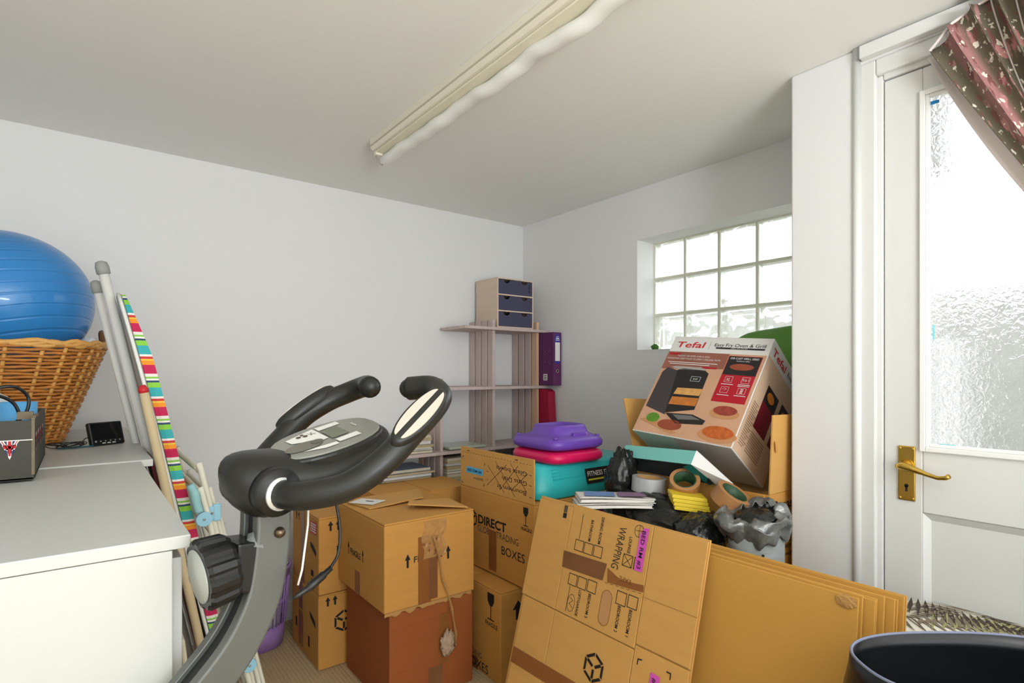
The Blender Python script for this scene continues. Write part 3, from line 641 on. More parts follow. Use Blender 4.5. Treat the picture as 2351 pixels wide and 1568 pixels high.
g = G().prism([FCo.p(a, b_, -.003) for a, b_ in outl], FCo.n * .0045)
part('fascia', g, mat('fascia_grey', (140, 140, 132), .35), con, bev=.001)
WDEC = mat('white_decal', (228, 228, 222), .35)
polys(FCo, [[(.030, .030), (.082, .044), (.082, -.010), (.066, -.012), (.050, .002), (.032, .012)], [(.086, .044), (.125, .044), (.125, .030), (.086, .028)], [(.086, -.038), (.125, -.038), (.125, -.022), (.086, -.024)], [(.030, -.030), (.060, -.043), (.082, -.044), (.082, -.034), (.05, -.030)]], WDEC, con, 'white_decal', .003)
poly(FCo, [(.095 + .022 * a, .002 + .020 * b_) for a, b_ in ((-.45, -1), (.9, -1), (.9, 1), (-.45, 1))], mat('lcd_screen', (112, 116, 100), .2), con, 'lcd_display', .0036)
poly(FCo, circ((.040, -.012), .030, 20, .016)[:-1], mat('fascia_shade', (110, 108, 98), .35), con, 'button_recess', .0034)
poly(FCo, circ((.062, -.010), .010, 14, .008)[:-1], mat('fascia_grey2', (96, 96, 88), .4), con, 'mode_button', .004)
polys(FCo, [circ((.050, .026), .004, 10)[:-1], circ((.058, .031), .003, 10)[:-1], circ((.060, .023), .004, 10)[:-1]], INKG, con, 'maker_emblem', .004)
strokes(FCo, [[(.066, .030), (.070, .020), (.072, .030), (.076, .020)]], .001, INKG, con, 'maker_script', .004)
strokes(FCo, [[(.136 + .003 * (i % 2), .016 - .0022 * i) for i in range(9)]], .0012, WDEC, con, 'maker_script', .004)
# handlebars
nearp = [(-.150, -.045, 1.036), (-.146, -.075, 1.036), (-.132, -.108, 1.038), (-.092, -.140, 1.049), (-.050, -.160, 1.079), (-.002, -.165, 1.120), (.040, -.155, 1.147), (.070, -.135, 1.163), (.083, -.110, 1.173), (.083, -.088, 1.177), (.070, -.058, 1.175)]
for sgn in (1, -1):
    pts = [B(u, v * sgn, z) for u, v, z in nearp]; sp = smooth_path(pts, 6)
    part('clamp_collar', G().tube([B(-.151, v * sgn, 1.038) for v in (-.040, -.058, -.066)], [.033, .034, .031], 24), BLACKP, con, True)
    bar = part('handlebar', G().tube(sp, .0195, 18), MATTEB, bike, True)
    part('steel_collar', G().tube([B(-.151, -.064 * sgn, 1.0365), B(-.150, -.068 * sgn, 1.0365)], .0225, 24), mat('bright_ring', (226, 228, 226), .25, metal=.4), bar, True)
    part('end_plug', G().sphere(pts[-1], .0165, 16, 10), MATTEB, bar, True)
    # pulse sensor housing: an oval boss on the inner upper side of the grip
    c0, c1 = B(-.028, -.163 * sgn, 1.098), B(.052, -.150 * sgn, 1.153); ax = (c1 - c0).normalized(); up = (Vector((0, 0, 1)) + U * -.8 + V * (-1.1 * sgn)); up = (up - ax * up.dot(ax)).normalized(); sd = ax.cross(up)
    FPd = Face((c0 + c1) / 2, ax, up.cross(ax) if sgn > 0 else up.cross(ax)); n_ = FPd.n if FPd.n.dot(up) > 0 else -FPd.n
    mid = (c0 + c1) / 2
    oval = lambda s, k, h: [mid + ax * (.064 * s * math.cos(t)) + sd * (.0215 * s * math.sin(t)) + up * h for t in [2 * math.pi * i / k for i in range(k)]]
    bo = part('sensor_boss', G().loft([oval(.98, 32, .002), oval(1, 32, .016), oval(.96, 32, .0235), oval(.88, 32, .0262)]), MATTEB, bar, True)
    for s in (-1, 1):
        pd_ = [mid + ax * (.053 * math.cos(t)) + sd * (s * (.0042 + .0125 * max(0, math.sin(t)))) + up * .0268 for t in [math.pi * i / 18 for i in range(19)]]
        part('pulse_pad', G().prism(pd_, up * .0012), PADS, bo)
part('grip_cable', G().tube(smooth_path([B(-.066, -.05, 1.035), B(-.060, -.055, 1.0), B(-.058, -.06, .965), B(-.064, -.065, .935), B(-.080, -.07, .918)], 6), .0022, 8), BLACKP, bike, True)
part('jack_plug', G().tube([B(-.078, -.07, .919), B(-.088, -.07, .913), B(-.090, -.07, .912), B(-.112, -.072, .901), B(-.114, -.072, .900), B(-.128, -.072, .895), B(-.136, -.072, .893)], [.004, .0045, .006, .0062, .0045, .004, .0022], 10), BLACKP, bike, True)
part('white_cable', G().tube([B(-.092, -.03, 1.02), B(-.098, -.04, .98), B(-.112, -.05, .92), B(-.118, -.05, .90)], .0016, 6), PAPER, bike, True)

# ================================================================ cartons
def carton(name, label, x0, x1, y0, y1, z0, z1, m, group=None, gap=.004):
    """closed carton: body, two top flaps meeting at a seam"""
    t = thing(name, label, 'carton', ((x0 + x1) / 2, (y0 + y1) / 2, z0), group)
    body = part('body', G().box(x0, x1, y0, y1, z0, z1 - .007), m, t, bev=.004)
    ym = (y0 + y1) / 2
    part('top_flap', G().box(x0 + .001, x1 - .001, y0 + .001, ym - .0015, z1 - .007, z1), m, t, bev=.002); part('top_flap', G().box(x0 + .001, x1 - .001, ym + .0015, y1 - .001, z1 - .007, z1), m, t, bev=.002)
    t['box'] = (x0, x1, y0, y1, z0, z1); FL = Face((x0, y1, z0), (0, -1, 0), (0, 0, 1)); FR = Face((x0, y0, z0), (1, 0, 0), (0, 0, 1))
    del t['box']
    return t, FL, FR
def tape(F, a0, a1, b0, b1, parent, m=TAPE, lift=.0008, name='tape_strip'): return poly(F, rect(a0, a1, b0, b1), m, parent, name, lift)
GRP = 'stacked removal cartons'
# pair beside the lilac bin
L1, FL, FR = carton('carton', 'lower tan carton with black hexagon logo standing on carpet beside lilac bin', .755, 1.02, 2.25, 2.60, .001, .300, CARD, GRP)
tape(FL, .095, .155, .02, .17, L1); tape(FL, .10, .15, .18, .30, L1, TAPED)
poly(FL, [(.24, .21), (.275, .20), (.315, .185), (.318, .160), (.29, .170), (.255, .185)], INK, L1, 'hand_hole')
polys(FL, [rect(.225, .243, .055, .10)], INK, L1, 'printed_block'); polys(FL, [rect(.055, .075, .085, .125)], INK, L1, 'printed_block')
for a in (.038, .068): poly(FR, arrow_up(a, .252, .038), INK, L1, 'arrow_mark')
hexlogo(FR, (.105, .178), .046, INK, L1, 90)
L2, FL, FR = carton('carton', 'upper tan carton with red sticker and black arrow beside lilac bin', .757, 1.02, 2.252, 2.60, .302, .614, CARD, GRP)
tape(FL, .12, .17, .0, .31, L2); 
for a in (.062, .092): poly(FL, arrow_up(a, .255, .038), INK, L2, 'arrow_mark')
REDS = mat('red_sticker', (204, 52, 60), .5)
poly(FL, [(.245, .235), (.325, .238), (.325, .290), (.245, .285)], REDS, L2, 'red_sticker')
polys(FL, [rect(.253, .318, .245 + k * .010, .2505 + k * .010) for k in range(4)], PAPER, L2, 'sticker_lettering', .0018)
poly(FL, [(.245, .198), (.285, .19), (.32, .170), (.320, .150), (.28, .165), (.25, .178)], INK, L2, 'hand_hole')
polys(FL, [rect(.255, .285, .060, .085)], INK, L2, 'printed_block'); tape(FL, .26, .31, .03, .05, L2, INKG)
for a in (.048, .080): poly(FR, arrow_up(a, .255, .040), INK, L2, 'arrow_mark')
hexlogo(FR, (.112, .172), .044, INK, L2, 90)
# large pair in the middle
M1, FL, FR = carton('carton', 'plain dark brown carton under the carton printed FRAGILE between arrows', .859, 1.21, 1.817, 2.218, .001, .352, CARDD, GRP)
tape(FR, .155, .215, .0, .11, M1, TAPED); tape(FR, .20, .245, .11, .30, M1)
strokes(FR, [[(.01, .285), (.33, .297)], [(.02, .13), (.2, .135)]], .0008, mat('crease_line', (122, 66, 30), .9), M1, 'crease')
M2, FL, FR = carton('carton', 'tan carton printed FRAGILE between arrows with loose top flaps', 0.836, 1.212, 1.810, 2.247, .356, .672, CARD, GRP)
for a in (.112, .252): strokes(FL, [[(a, .135), (a, .165)]], .004, INK, M2, 'arrow_mark'); poly(FL, [(a - .008, .160), (a + .008, .160), (a, .185)], INK, M2, 'arrow_mark')
text('FRAGILE', FL, .130, .138, .10, .024, INK, M2, bold=.012); tape(FL, .175, .222, .0, .088, M2)
for a in (.090, .258): poly(FR, arrow_up(a, .146, .050, .022), INK, M2, 'arrow_mark')
text('FRAGILE', FR, .115, .160, .118, .022, INK, M2, bold=.012)
tape(FR, .132, .185, .0, .248, M2, TAPE, .0015); tape(FR, .175, .212, .012, .245, M2, TAPED, .002)
g = G()   # wrinkled clear tape patch
def wr_(u, v): return FR.p(.150 + .095 * u + .006 * math.sin(9 * v), .165 + .138 * v, .0026 + .003 * noise.noise(Vector((u * 7, v * 9, 3))))
part('clear_tape_patch', g.grid(wr_, 24, 30), TAPEC, M2, True)
# lifted front flap and ragged seam on the top
zt = .6725
part('loose_flap', G().hexa([(1.03, 1.998, zt + .018), (.995, 1.945, zt + .020), (1.19, 1.822, zt + .004), (1.209, 2.0, zt + .004)], [(1.03, 1.998, zt + .023), (.995, 1.945, zt + .025), (1.19, 1.822, zt + .009), (1.209, 2.0, zt + .009)]), CARDL, M2)
part('loose_flap', G().hexa([(.88, 2.04, zt + .001), (1.12, 2.05, zt + .012), (1.20, 2.24, zt + .004), (.85, 2.24, zt + .001)], [(.88, 2.04, zt + .006), (1.12, 2.05, zt + .017), (1.20, 2.24, zt + .009), (.85, 2.24, zt + .006)]), CARDL, M2)
FT = Face((.835, 2.265, zt), (1, 0, 0), (0, 1, 0))
part('address_label', G().prism([FT.p(a, b_, .009) for a, b_ in ((.012, -.10), (.075, -.19), (.15, -.150), (.085, -.055))], (0, 0, .0006)), PAPER, M2)
polys(FT, [[(.075, -.115), (.095, -.145), (.103, -.140), (.083, -.110)]], INK, M2, 'barcode', .0104)
tg = G(); pts = [(.002 * math.sin(i) + .36 * i / 40, .012 * noise.noise(Vector((i * .31, 2, 5))) + .004 * noise.noise(Vector((i * .9, 1, 0)))) for i in range(41)]
part('torn_edge', tg.add([FR.p(a, b_ - .010, .001) for a, b_ in pts] + [FR.p(a, .004, .004) for a, b_ in pts], [(i, i + 1, 42 + i, 41 + i) for i in range(40)]), CARDE, M2)
# dangling twist of clear tape
dn = [(.19, .245, .006), (.205, .19, .010), (.216, .15, .012), (.228, .08, .012), (.253, .005, .015), (.272, -.07, .012), (.285, -.14, .010), (.284, -.185, .010)]
hang = thing('dangling_tape', 'twisted strip of clear parcel tape hanging down from the FRAGILE carton', 'tape', FR.p(.284, -.2, .004))
part('twist', G().tube(smooth_path([FR.p(a, b_, h) for a, b_, h in dn], 5), [.009 + .003 * math.sin(i * .9) for i in range(36)], 8, flat=.35), TAPEC, hang, True)
part('crumpled_end', G().sphere(FR.p(.250, -.165, .012), (.026, .007, .040), 40, 24, lambda d, p: p * (1 + .5 * abs(noise.noise(d * 2.3)) + .4 * noise.noise(d * 6))), mat('crumpled_clear_tape', (214, 184, 156), .06, var=.45, vscale=60, bump=.8, bscale=60), hang, True)
MATS['crumpled_clear_tape'].node_tree.nodes['Principled BSDF'].inputs['Alpha'].default_value = .6
# carton behind them, in front of the shelves
K1 = thing('carton', 'plain tan carton behind the FRAGILE carton, in front of the bookshelf', 'carton', (1.27, 2.40, 0), GRP)
part('body', G().box(1.03, 1.50, 2.255, 2.53, .001, .655), CARD, K1, bev=.004); part('top_flap', G().box(1.031, 1.264, 2.256, 2.529, .655, .661), CARD, K1); part('top_flap', G().box(1.267, 1.499, 2.256, 2.529, .655, .662), CARD, K1)
# pair to the right with the raised flap
R2, FL, FR = carton('carton', 'tan carton with wineglass symbol standing on carpet under the carton with raised flap', 1.27, 1.62, 1.715, 2.19, .001, .358, CARD, GRP)
wineglass(FL, .412, .232, .105, INK, R2); text('FRAGILE', FL, .375, .207, .082, .017, INK, R2, bold=.012)
text('DIRECT', FL, .105, .085, .175, .042, INK, R2, bold=.026); text('GLOBAL TRADING', FL, .10, .055, .25, .022, INKG, R2)
text('BOXES', FL, .245, .010, .15, .034, INK, R2); tape(FL, .27, .32, .0, .05, R2)
poly(FR, arrow_up(.085, .235, .075, .055), INK, R2, 'arrow_mark')
R1, FL, FR = carton('carton', 'tan carton with raised flap bearing blue BED RM label and crossed-out writing', 1.36, 1.69, 1.62, 2.14, .362, .702, CARD, GRP)
hexlogo(FL, (.098, .205), .04, INK, R1, 90)
text('DIRECT', FL, .143, .193, .20, .037, INK, R1, bold=.026); text('GLOBAL TRADING', FL, .138, .158, .285, .027, INKG, R1)
text('BOXES', FL, .312, .100, .150, .034, INK, R1); wineglass(FL, .468, .247, .072, INK, R1); text('FRAGILE', FL, .440, .228, .066, .013, INK, R1, bold=.012)
tape(FL, .223, .277, .015, .182, R1, TAPE, .0018)
fl_ = part('raised_flap', G().box(1.360, 1.365, 1.622, 2.138, .700, .872), CARDL, R1, bev=.0015)
FP = Face((1.36, 2.14, .70), (0, -1, 0), (0, 0, 1))
polys(FP, [rect(.02 + k * .0205, .030 + k * .0205, .148, .1494) for k in range(24)], INK, fl_, 'dashed_line')
poly(FP, [(.048, .060), (.178, .060), (.182, .088), (.052, .088)], mat('blue_label', (88, 178, 216), .6), fl_, 'blue_label')
text('BED RM #4', FP, .060, .068, .108, .012, mat('label_blue_ink', (26, 74, 130), .6), fl_, bold=.012, lift=.0022)
polys(FP, [rect(.055, .075, .156, .159), rect(.40, .42, .156, .159), [(.018, .13), (.03, .13), (.03, .127), (.021, .127), (.021, .118), (.018, .118)], [(.19, .118), (.193, .118), (.193, .106), (.190, .106)], [(.002 + .01, .02), (.014, .02), (.014, .012), (.024, .012), (.024, .009), (.012, .009)], [(.185, .03), (.188, .03), (.188, .018), (.180, .018), (.180, .021), (.185, .021)]], INK, fl_, 'corner_marks')
cr_ = [[(.215, .112), (.33, .015)], [(.27, .135), (.40, .012)], [(.37, .14), (.475, .040)], [(.21, .028), (.345, .13)], [(.30, .022), (.42, .135)], [(.38, .035), (.48, .112)]]
strokes(FP, cr_, .0022, PEN, fl_, 'crossing_out')
for body, a, b_, w in (('Glass bowls', .475, .105, .20), ('Glass Dish', .475, .068, .16), ('Bournem St', .47, .030, .19)):
    text(body, FP, a, b_ + .014, w, .018, PEN, fl_, rot=180, name='handwriting')
strokes(FP, [[(.178 - .0055 * i, .040 + (.010 if i % 2 else -.002) * (1 - .03 * i)) for i in range(14)]], .0015, PEN, fl_, 'scribble')
strokes(FP, [[(.49, b_), (.505, b_ - .001)] for b_ in (.110, .070, .025)] + [[(.205, b_), (.218, b_)] for b_ in (.085, .05)], .002, PEN, fl_, 'bullet_dashes')

# ================================================================ flattened cartons
tl = math.radians(15); FA = Face((1.25, 1.46, .77), (0, -1, 0), (math.sin(tl), 0, math.cos(tl)))
f1 = thing('flattened_carton', 'flattened printed carton with pink BED RM label leaning on other flat cartons', 'flat carton', FA.p(.325, -.79, -.01))
def sheet(F, a0, a1, b0, b1, h0, h1): return G().hexa([F.p(a0, b0, h0), F.p(a1, b0, h0), F.p(a1, b1, h0), F.p(a0, b1, h0)], [F.p(a0, b0, h1), F.p(a1, b0, h1), F.p(a1, b1, h1), F.p(a0, b1, h1)])
FX = [(.002, .165), (.1665, .481), (.4825, .651)]
for k, (a0, a1) in enumerate(FX):
    part('upper_panel' if k == 1 else 'side_panel', sheet(FA, a0, a1, -.316 if k < 2 else -.302, .006 if k else 0, -.005, 0), CARDL, f1, bev=.002)
    part('lower_panel', sheet(FA, a0 + (.012 if k == 0 else 0), a1, -.79, -.319 if k < 2 else -.306, -.005, -.0005), CARDL, f1, bev=.002)
part('back_sheet', sheet(FA, .0, .653, -.79, .010, -.0115, -.006), CARDL, f1, bev=.0015)
strokes(FA, [[(.4825, -.181), (.651, -.180)]], .002, mat('card_crease', (176, 126, 62), .9), f1, 'crease', .0006)
SQ = [(.2025, .238, -.1235, -.092), (.2425, .2775, -.1235, -.092), (.2825, .3155, -.1225, -.091), (.396, .4295, -.1195, -.088), (.4365, .456, -.1195, -.088)]
SQ += [(.2025, .237, -.227, -.195), (.242, .2765, -.2265, -.194), (.2825, .317, -.225, -.192), (.396, .43, -.2245, -.190), (.437, .4695, -.2215, -.189)]
for a0, a1, b0, b1 in SQ: strokes(FA, [outline(a0, a1, b0, b1)], .002, INK, f1, 'tick_box')
strokes(FA, [[(.398, -.118), (.428, -.090)], [(.398, -.090), (.428, -.118)]], .0015, INK, f1, 'tick_cross')
strokes(FA, [[(.215, -.012), (.2155, -.088)], [(.2135, -.230), (.213, -.306)]], .0016, INK, f1, 'write_in_line')
for body, a, b_, w in (('BATHROOM', .2525, -.022, .064), ('DINING ROOM', .2925, -.006, .079), ('LOUNGE', .4065, -.038, .046), ('LOFT/GARAGE', .2525, -.231, .075), ('BEDROOM 3', .2925, -.230, .068), ('BEDROOM 2', .4065, -.228, .070), ('BEDROOM 1', .4465, -.226, .070)):
    text(body, FA, a, b_, w, .0105, INK, f1, rot=-90, bold=.012)
text('WRAPPING', FA, .366, -.016, .120, .026, PEN, f1, rot=-94, name='handwriting')
strokes(FA, [circ((.436, -.016), .016, 16, .017), [(.424, -.016), (.450, -.014)], [(.437, .0), (.436, -.032)]], .0014, PEN, f1, 'pen_circle')
strokes(FA, [circ((.229, -.277), .015, 16, .025), [(.222, -.262), (.236, -.268), (.222, -.280), (.238, -.290)]], .0014, PEN, f1, 'pen_circle')
PINK = mat('pink_label', (214, 84, 190), .6)
poly(FA, [(.440, -.122), (.467, -.121), (.469, -.002), (.452, -.004), (.441, -.024)], PINK, f1, 'pink_label', .0018)
text('BED RM #3', FA, .448, -.012, .103, .013, INK, f1, rot=-90, bold=.008, lift=.0026)
poly(FA, [(.160, -.137), (.342, -.131), (.336, -.18), (.165, -.186)], TAPED, f1, 'tape_strip', .0016)
poly(FA, [(.346, -.141), (.400, -.160), (.481, -.152), (.483, -.170), (.354, -.180)], TAPE, f1, 'tape_strip', .0014)
text('TAPE', FA, .440, -.150, .045, .013, mat('tape_ink', (120, 70, 34), .6), f1, rot=180, lift=.0022)
strokes(FA, [[(.345 + k * .02, -.183 + k * .0012), (.356 + k * .02, -.1825 + k * .0012)] for k in range(7)], .001, INK, f1, 'dashed_line')
poly(FA, [(.343 + .019 * math.cos(t) + .019, -.249 + .028 * math.copysign(1, math.sin(t)) + .019 * math.sin(t)) for t in [2 * math.pi * (i + .5) / 24 for i in range(24)]], mat('hand_hole_card', (190, 140, 92), .9), f1, 'hand_hole', .0004)
strokes(FA, [[(.343 + .02 * math.cos(t) + .019, -.249 + .028 * math.copysign(1, math.sin(t)) + .02 * math.sin(t)) for t in [2 * math.pi * (i + .5) / 24 for i in range(25)]]], .0018, mat('cut_edge', (150, 104, 56), .9), f1, 'hand_hole_edge')
poly(FA, rect(.127, .143, -.040, -.024), INK, f1, 'printed_block'); poly(FA, rect(.127, .142, -.022, .0), INKG, f1, 'printed_block')
hexlogo(FA, (.357, -.414), .041, INK, f1, 90)
poly(FA, [(.014, -.482), (.650, -.470), (.650, -.515), (.014, -.530)], TAPE, f1, 'tape_strip', .0012)
poly(FA, [(.014, -.60), (.650, -.59), (.650, -.66), (.014, -.67)], TAPED, f1, 'tape_strip', .0012)
strokes(FA, [[(.50, -.348), (.50, -.335), (.512, -.333)], [(.590, -.331), (.602, -.331), (.602, -.345)]], .003, INK, f1, 'corner_mark')
poly(FA, [(.545, -.420), (.572, -.424), (.574, -.352), (.545, -.350)], PINK, f1, 'pink_label', .0014); text('#3', FA, .553, -.36, .022, .012, INK, f1, rot=-90, bold=.008, lift=.0022)
# stack of plain flat cartons
t2 = math.radians(7); lean = math.tan(t2)
for k in range(9):
    x = 1.275 + k * .0125; y0 = .475 - (.008 * k if k < 6 else .052) + .006 * math.sin(k * 2.3); zt_ = .733 + .004 * math.sin(k * 1.9) - .0005 * k; y1_ = 1.30 + .01 * math.sin(k)
    FB2 = Face((x, y1_, zt_), (0, -1, 0), (math.sin(t2), 0, math.cos(t2)))
    o_ = thing('flat_carton', ('plain flattened carton with torn corner, outermost of the leaning stack' if k == 0 else 'plain flattened carton sandwiched in the leaning stack beside the black bin'), 'flat carton', FB2.p((y1_ - y0) / 2, -zt_ / math.cos(t2), 0), 'stack of plain flattened cartons')
    part('board', sheet(FB2, 0, y1_ - y0, -zt_ / math.cos(t2) + .003, 0, -.0050, 0), CARDY, o_, bev=.0012)
    part('inner_board', sheet(FB2, .003, y1_ - y0 - .004, -zt_ / math.cos(t2) + .003, -.003, -.0110, -.0055), CARDY, o_, bev=.0012)
    if k == 0:
        part('torn_corner', G().sphere(FB2.p(y1_ - y0 - .022, -.012, .003), (.004, .020, .014), 14, 8, lambda d, p: p * (1 + .4 * noise.noise(d * 4))), CARDE, o_)

# ================================================================ slatted pine shelves in the corner
sh = thing('bookshelf', 'limed pine shelf unit with slatted uprights in the room corner', 'bookshelf', (1.75, 2.69, 0))
def upright(x, z1):
    for k in range(4):
        y = 2.572 + k * .0635; part('upright_slat', G().box(x - .009, x + .009, y, y + .049, .002, z1 - .004 * (k % 2)), PINE2 if (k * 7 + int(x * 10)) % 5 == 1 else PINE, sh, bev=.002)
    for z in (.10,): part('upright_batten', G().box(x - .022, x - .009, 2.60, 2.81, z, z + .03), PINE, sh, bev=.0015)
upright(1.145, .86); upright(1.516, 1.172); upright(1.858, 1.508); upright(2.185, 1.508)
def shelf(x0, x1, z, yf=2.545):
    for k in range(4):
        y = yf + k * .066; part('shelf_slat', G().box(x0, x1, y, y + .062, z - .017, z), PINE, sh, bev=.002)
for x0, x1, z in ((1.08, 2.255, .785), (1.08, 2.255, .40), (1.08, 2.255, .08), (1.49, 2.255, 1.126), (1.645, 2.262, 1.462)): shelf(x0, x1, z)
# set of small drawers on top
md_ = thing('desktop_cabinet', 'small birch cabinet of three navy drawers on top of the shelf unit', 'cabinet', (2.015, 2.68, 1.464))
BIR = mat('birch_ply', (212, 192, 172), .6, var=.10, vscale=6, stretch=(1, 1, 5))
g = G(); x0, x1, y0, y1, z0, z1 = 1.883, 2.150, 2.572, 2.79, 1.4635, 1.752
part('case_side', G().box(x0, x0 + .008, y0, y1, z0, z1), BIR, md_, bev=.001); part('case_side', G().box(x1 - .008, x1, y0, y1, z0, z1), BIR, md_, bev=.001)
part('case_back', G().box(x0 + .008, x1 - .008, y1 - .006, y1, z0, z1), BIR, md_)
for k in range(4): part('case_shelf', G().box(x0 + .008, x1 - .008, y0, y1 - .006, z0 + k * .0935, z0 + k * .0935 + .0075), BIR, md_)
for k in range(3):
    zb = z0 + .0085 + k * .0935; zt_ = zb + .0825; pts = [(x0 + .0095, zb), (x1 - .0095, zb), (x1 - .0095, zt_)]
    for c_ in (x1 - .068, x0 + .068): pts += [(c_ + .024 * math.cos(t), zt_ - .020 * math.sin(t)) for t in [math.pi * i / 8 for i in range(9)]]
    pts.append((x0 + .0095, zt_))
    d = part('drawer_front', G().prism([(a, y0 + .001, b_) for a, b_ in pts], (0, .006, 0)), NAVY, md_)
    part('drawer_tray', G().box(x0 + .011, x1 - .011, y0 + .03, y1 - .01, zb, zb + .055), mat('dark_tray', (40, 38, 44), .8), d)
strokes(Face((x1 - .05, y0 + .001, z1 - .075), (1, 0, 0), (0, 0, 1)), [[(.02, .05), (.02, .02), (.012, .008), (.024, .006)], [(.010, .03), (.020, .03)]], .004, INK, md_, 'black_sticker')
# lever arch file, magazine file
bi = thing('lever_arch_file', 'purple lever arch file with white spine label standing on the shelf end', 'file', (2.23, 2.60, 1.127))
PURP = mat('purple_file_card', (96, 42, 92), .45, var=.06)
part('cover', G().box(2.198, 2.262, 2.446, 2.72, 1.1275, 1.443), PURP, bi, bev=.002)
FBi = Face((2.198, 2.446, 1.128), (1, 0, 0), (0, 0, 1))
poly(FBi, [(.010 + .0, .13), (.054, .13), (.054, .285), (.045, .305), (.019, .305), (.010, .285)], mat('file_blue_label', (64, 52, 150), .5), bi, 'label_border')
poly(FBi, rect(.013, .051, .145, .255), PAPER, bi, 'spine_label', .0016)
polys(FBi, [rect(.017, .047, .266, .270), rect(.019, .045, .275, .281), rect(.022, .042, .287, .290)], PAPER, bi, 'label_print', .0018)
part('finger_ring', G().lathe([(.0075, 0), (.011, 0), (.011, .002), (.0075, .002), (.0075, 0)], FBi.p(.032, .085, 0), 20, axis_m((0, -1, 0))), CHROME, bi, True)
part('finger_hole', G().lathe([(.0001, 0), (.0075, 0), (.0075, .0008), (.0001, .0008)], FBi.p(.032, .085, 0), 18, axis_m((0, -1, 0))), INK, bi)
FBs = Face((2.198, 2.72, 1.128), (0, -1, 0), (0, 0, 1)); poly(FBs, rect(.185, .222, .03, .068), PAPER, bi, 'side_sticker'); polys(FBs, [rect(.19, .217, .036 + k * .01, .041 + k * .01) for k in range(3)], INKG, bi, 'sticker_print', .0016)
for a, b_ in ((.20, .20), (.24, .21), (.20, .14), (.24, .13)): part('rivet', G().sphere(FBs.p(a, b_, 0), (.001, .003, .003), 8, 6), CHROME, bi, True)
mf = part('magazine_file', G().prism([(2.200, 2.46, .788), (2.200, 2.73, .788), (2.200, 2.73, 1.105), (2.200, 2.52, 1.105), (2.200, 2.495, 1.09), (2.200, 2.48, .85)], (.055, 0, 0)), mat('crimson_card', (168, 20, 62), .55, var=.05), loc=(2.228, 2.6, .788), bev=.002)
tag(mf, 'crimson card magazine file below the purple lever arch file', 'magazine file')
# books and papers on the shelves
PAP = [mat('paper_%d' % i, c, .75, var=.25, vscale=30, stretch=(1, 1, 12)) for i, c in enumerate([(226, 220, 204), (206, 196, 172), (196, 178, 140), (214, 210, 206), (182, 160, 120), (222, 214, 190)])]
CVR = [mat('magazine_cover_%d' % i, c, .35, var=.4, vscale=14) for i, c in enumerate([(150, 152, 150), (212, 204, 190), (176, 130, 90), (120, 136, 158), (190, 180, 160), (92, 86, 78)])]
def sheet_pile(n, x0, x1, y0, y1, z, th, name, label, cat, group, jit=.012, tilt=0):
    for k in range(n):
        t_ = th * (.6 + .8 * random.random()); dx, dy, ro = (random.uniform(-jit, jit) for _ in range(3))
        M = Matrix.Translation(((x0 + x1) / 2 + dx, (y0 + y1) / 2 + dy, z)) @ Matrix.Rotation(ro * 5, 4, 'Z') @ Matrix.Rotation(tilt, 4, 'Y')
        hx, hy = (x1 - x0) / 2, (y1 - y0) / 2
        o = thing(name, label if k < n - 1 else label.replace(cat + ' in', 'topmost ' + cat + ' in').replace('pale sleeve', 'topmost pale sleeve'), cat, M.translation, group)
        part('pages', G().box(-hx + .002, hx - .002, -hy + .002, hy - .002, .0008, t_ - .0008, M), PAP[(k * 5 + n) % 6], o)
        part('front_cover', G().box(-hx, hx, -hy, hy, t_ - .0008, t_, M), CVR[(k * 3 + n) % 6], o); part('back_cover', G().box(-hx, hx, -hy, hy, 0, .0008, M), CVR[(k + n) % 6], o)
        z += t_ + .0006
    return z
sheet_pile(24, 1.185, 1.455, 2.565, 2.775, .402, .0125, 'magazine', 'magazine in the tall untidy pile below the middle shelf', 'magazine', 'pile of magazines under the shelf')
sheet_pile(7, 1.20, 1.46, 2.575, 2.775, .787, .013, 'paperback', 'book in the short pile on the shelf behind the handlebar', 'book', 'short pile of books on the shelf')
sheet_pile(19, 1.545, 1.835, 2.56, 2.775, .402, .0165, 'record_sleeve', 'pale sleeve in the stack of albums under the shelf beside the raised flap', 'album', 'stack of pale albums', .006)
tag(part('glass_tray', G().box(1.56, 1.80, 2.565, 2.76, .787, .802), mat('pale_green_glass', (176, 186, 168), .15, var=.1), loc=(1.68, 2.66, .787), bev=.006), 'flat pale green tray on the shelf between the slatted uprights', 'tray')
tag(part('white_carton', G().box(2.02, 2.10, 2.57, 2.74, .402, .70), PAPER, loc=(2.06, 2.65, .402), bev=.002), 'narrow white carton under the shelf behind the fitness step', 'carton')
tag(part('gap_shade_block', G().box(1.89, 2.0, 2.58, 2.78, .402, .72), BLACKP, loc=(1.95, 2.68, .402), bev=.006), 'black block painting the shade under the shelf behind the fitness step', 'case')  # added black block, its colour stands for the deep shade in the gap
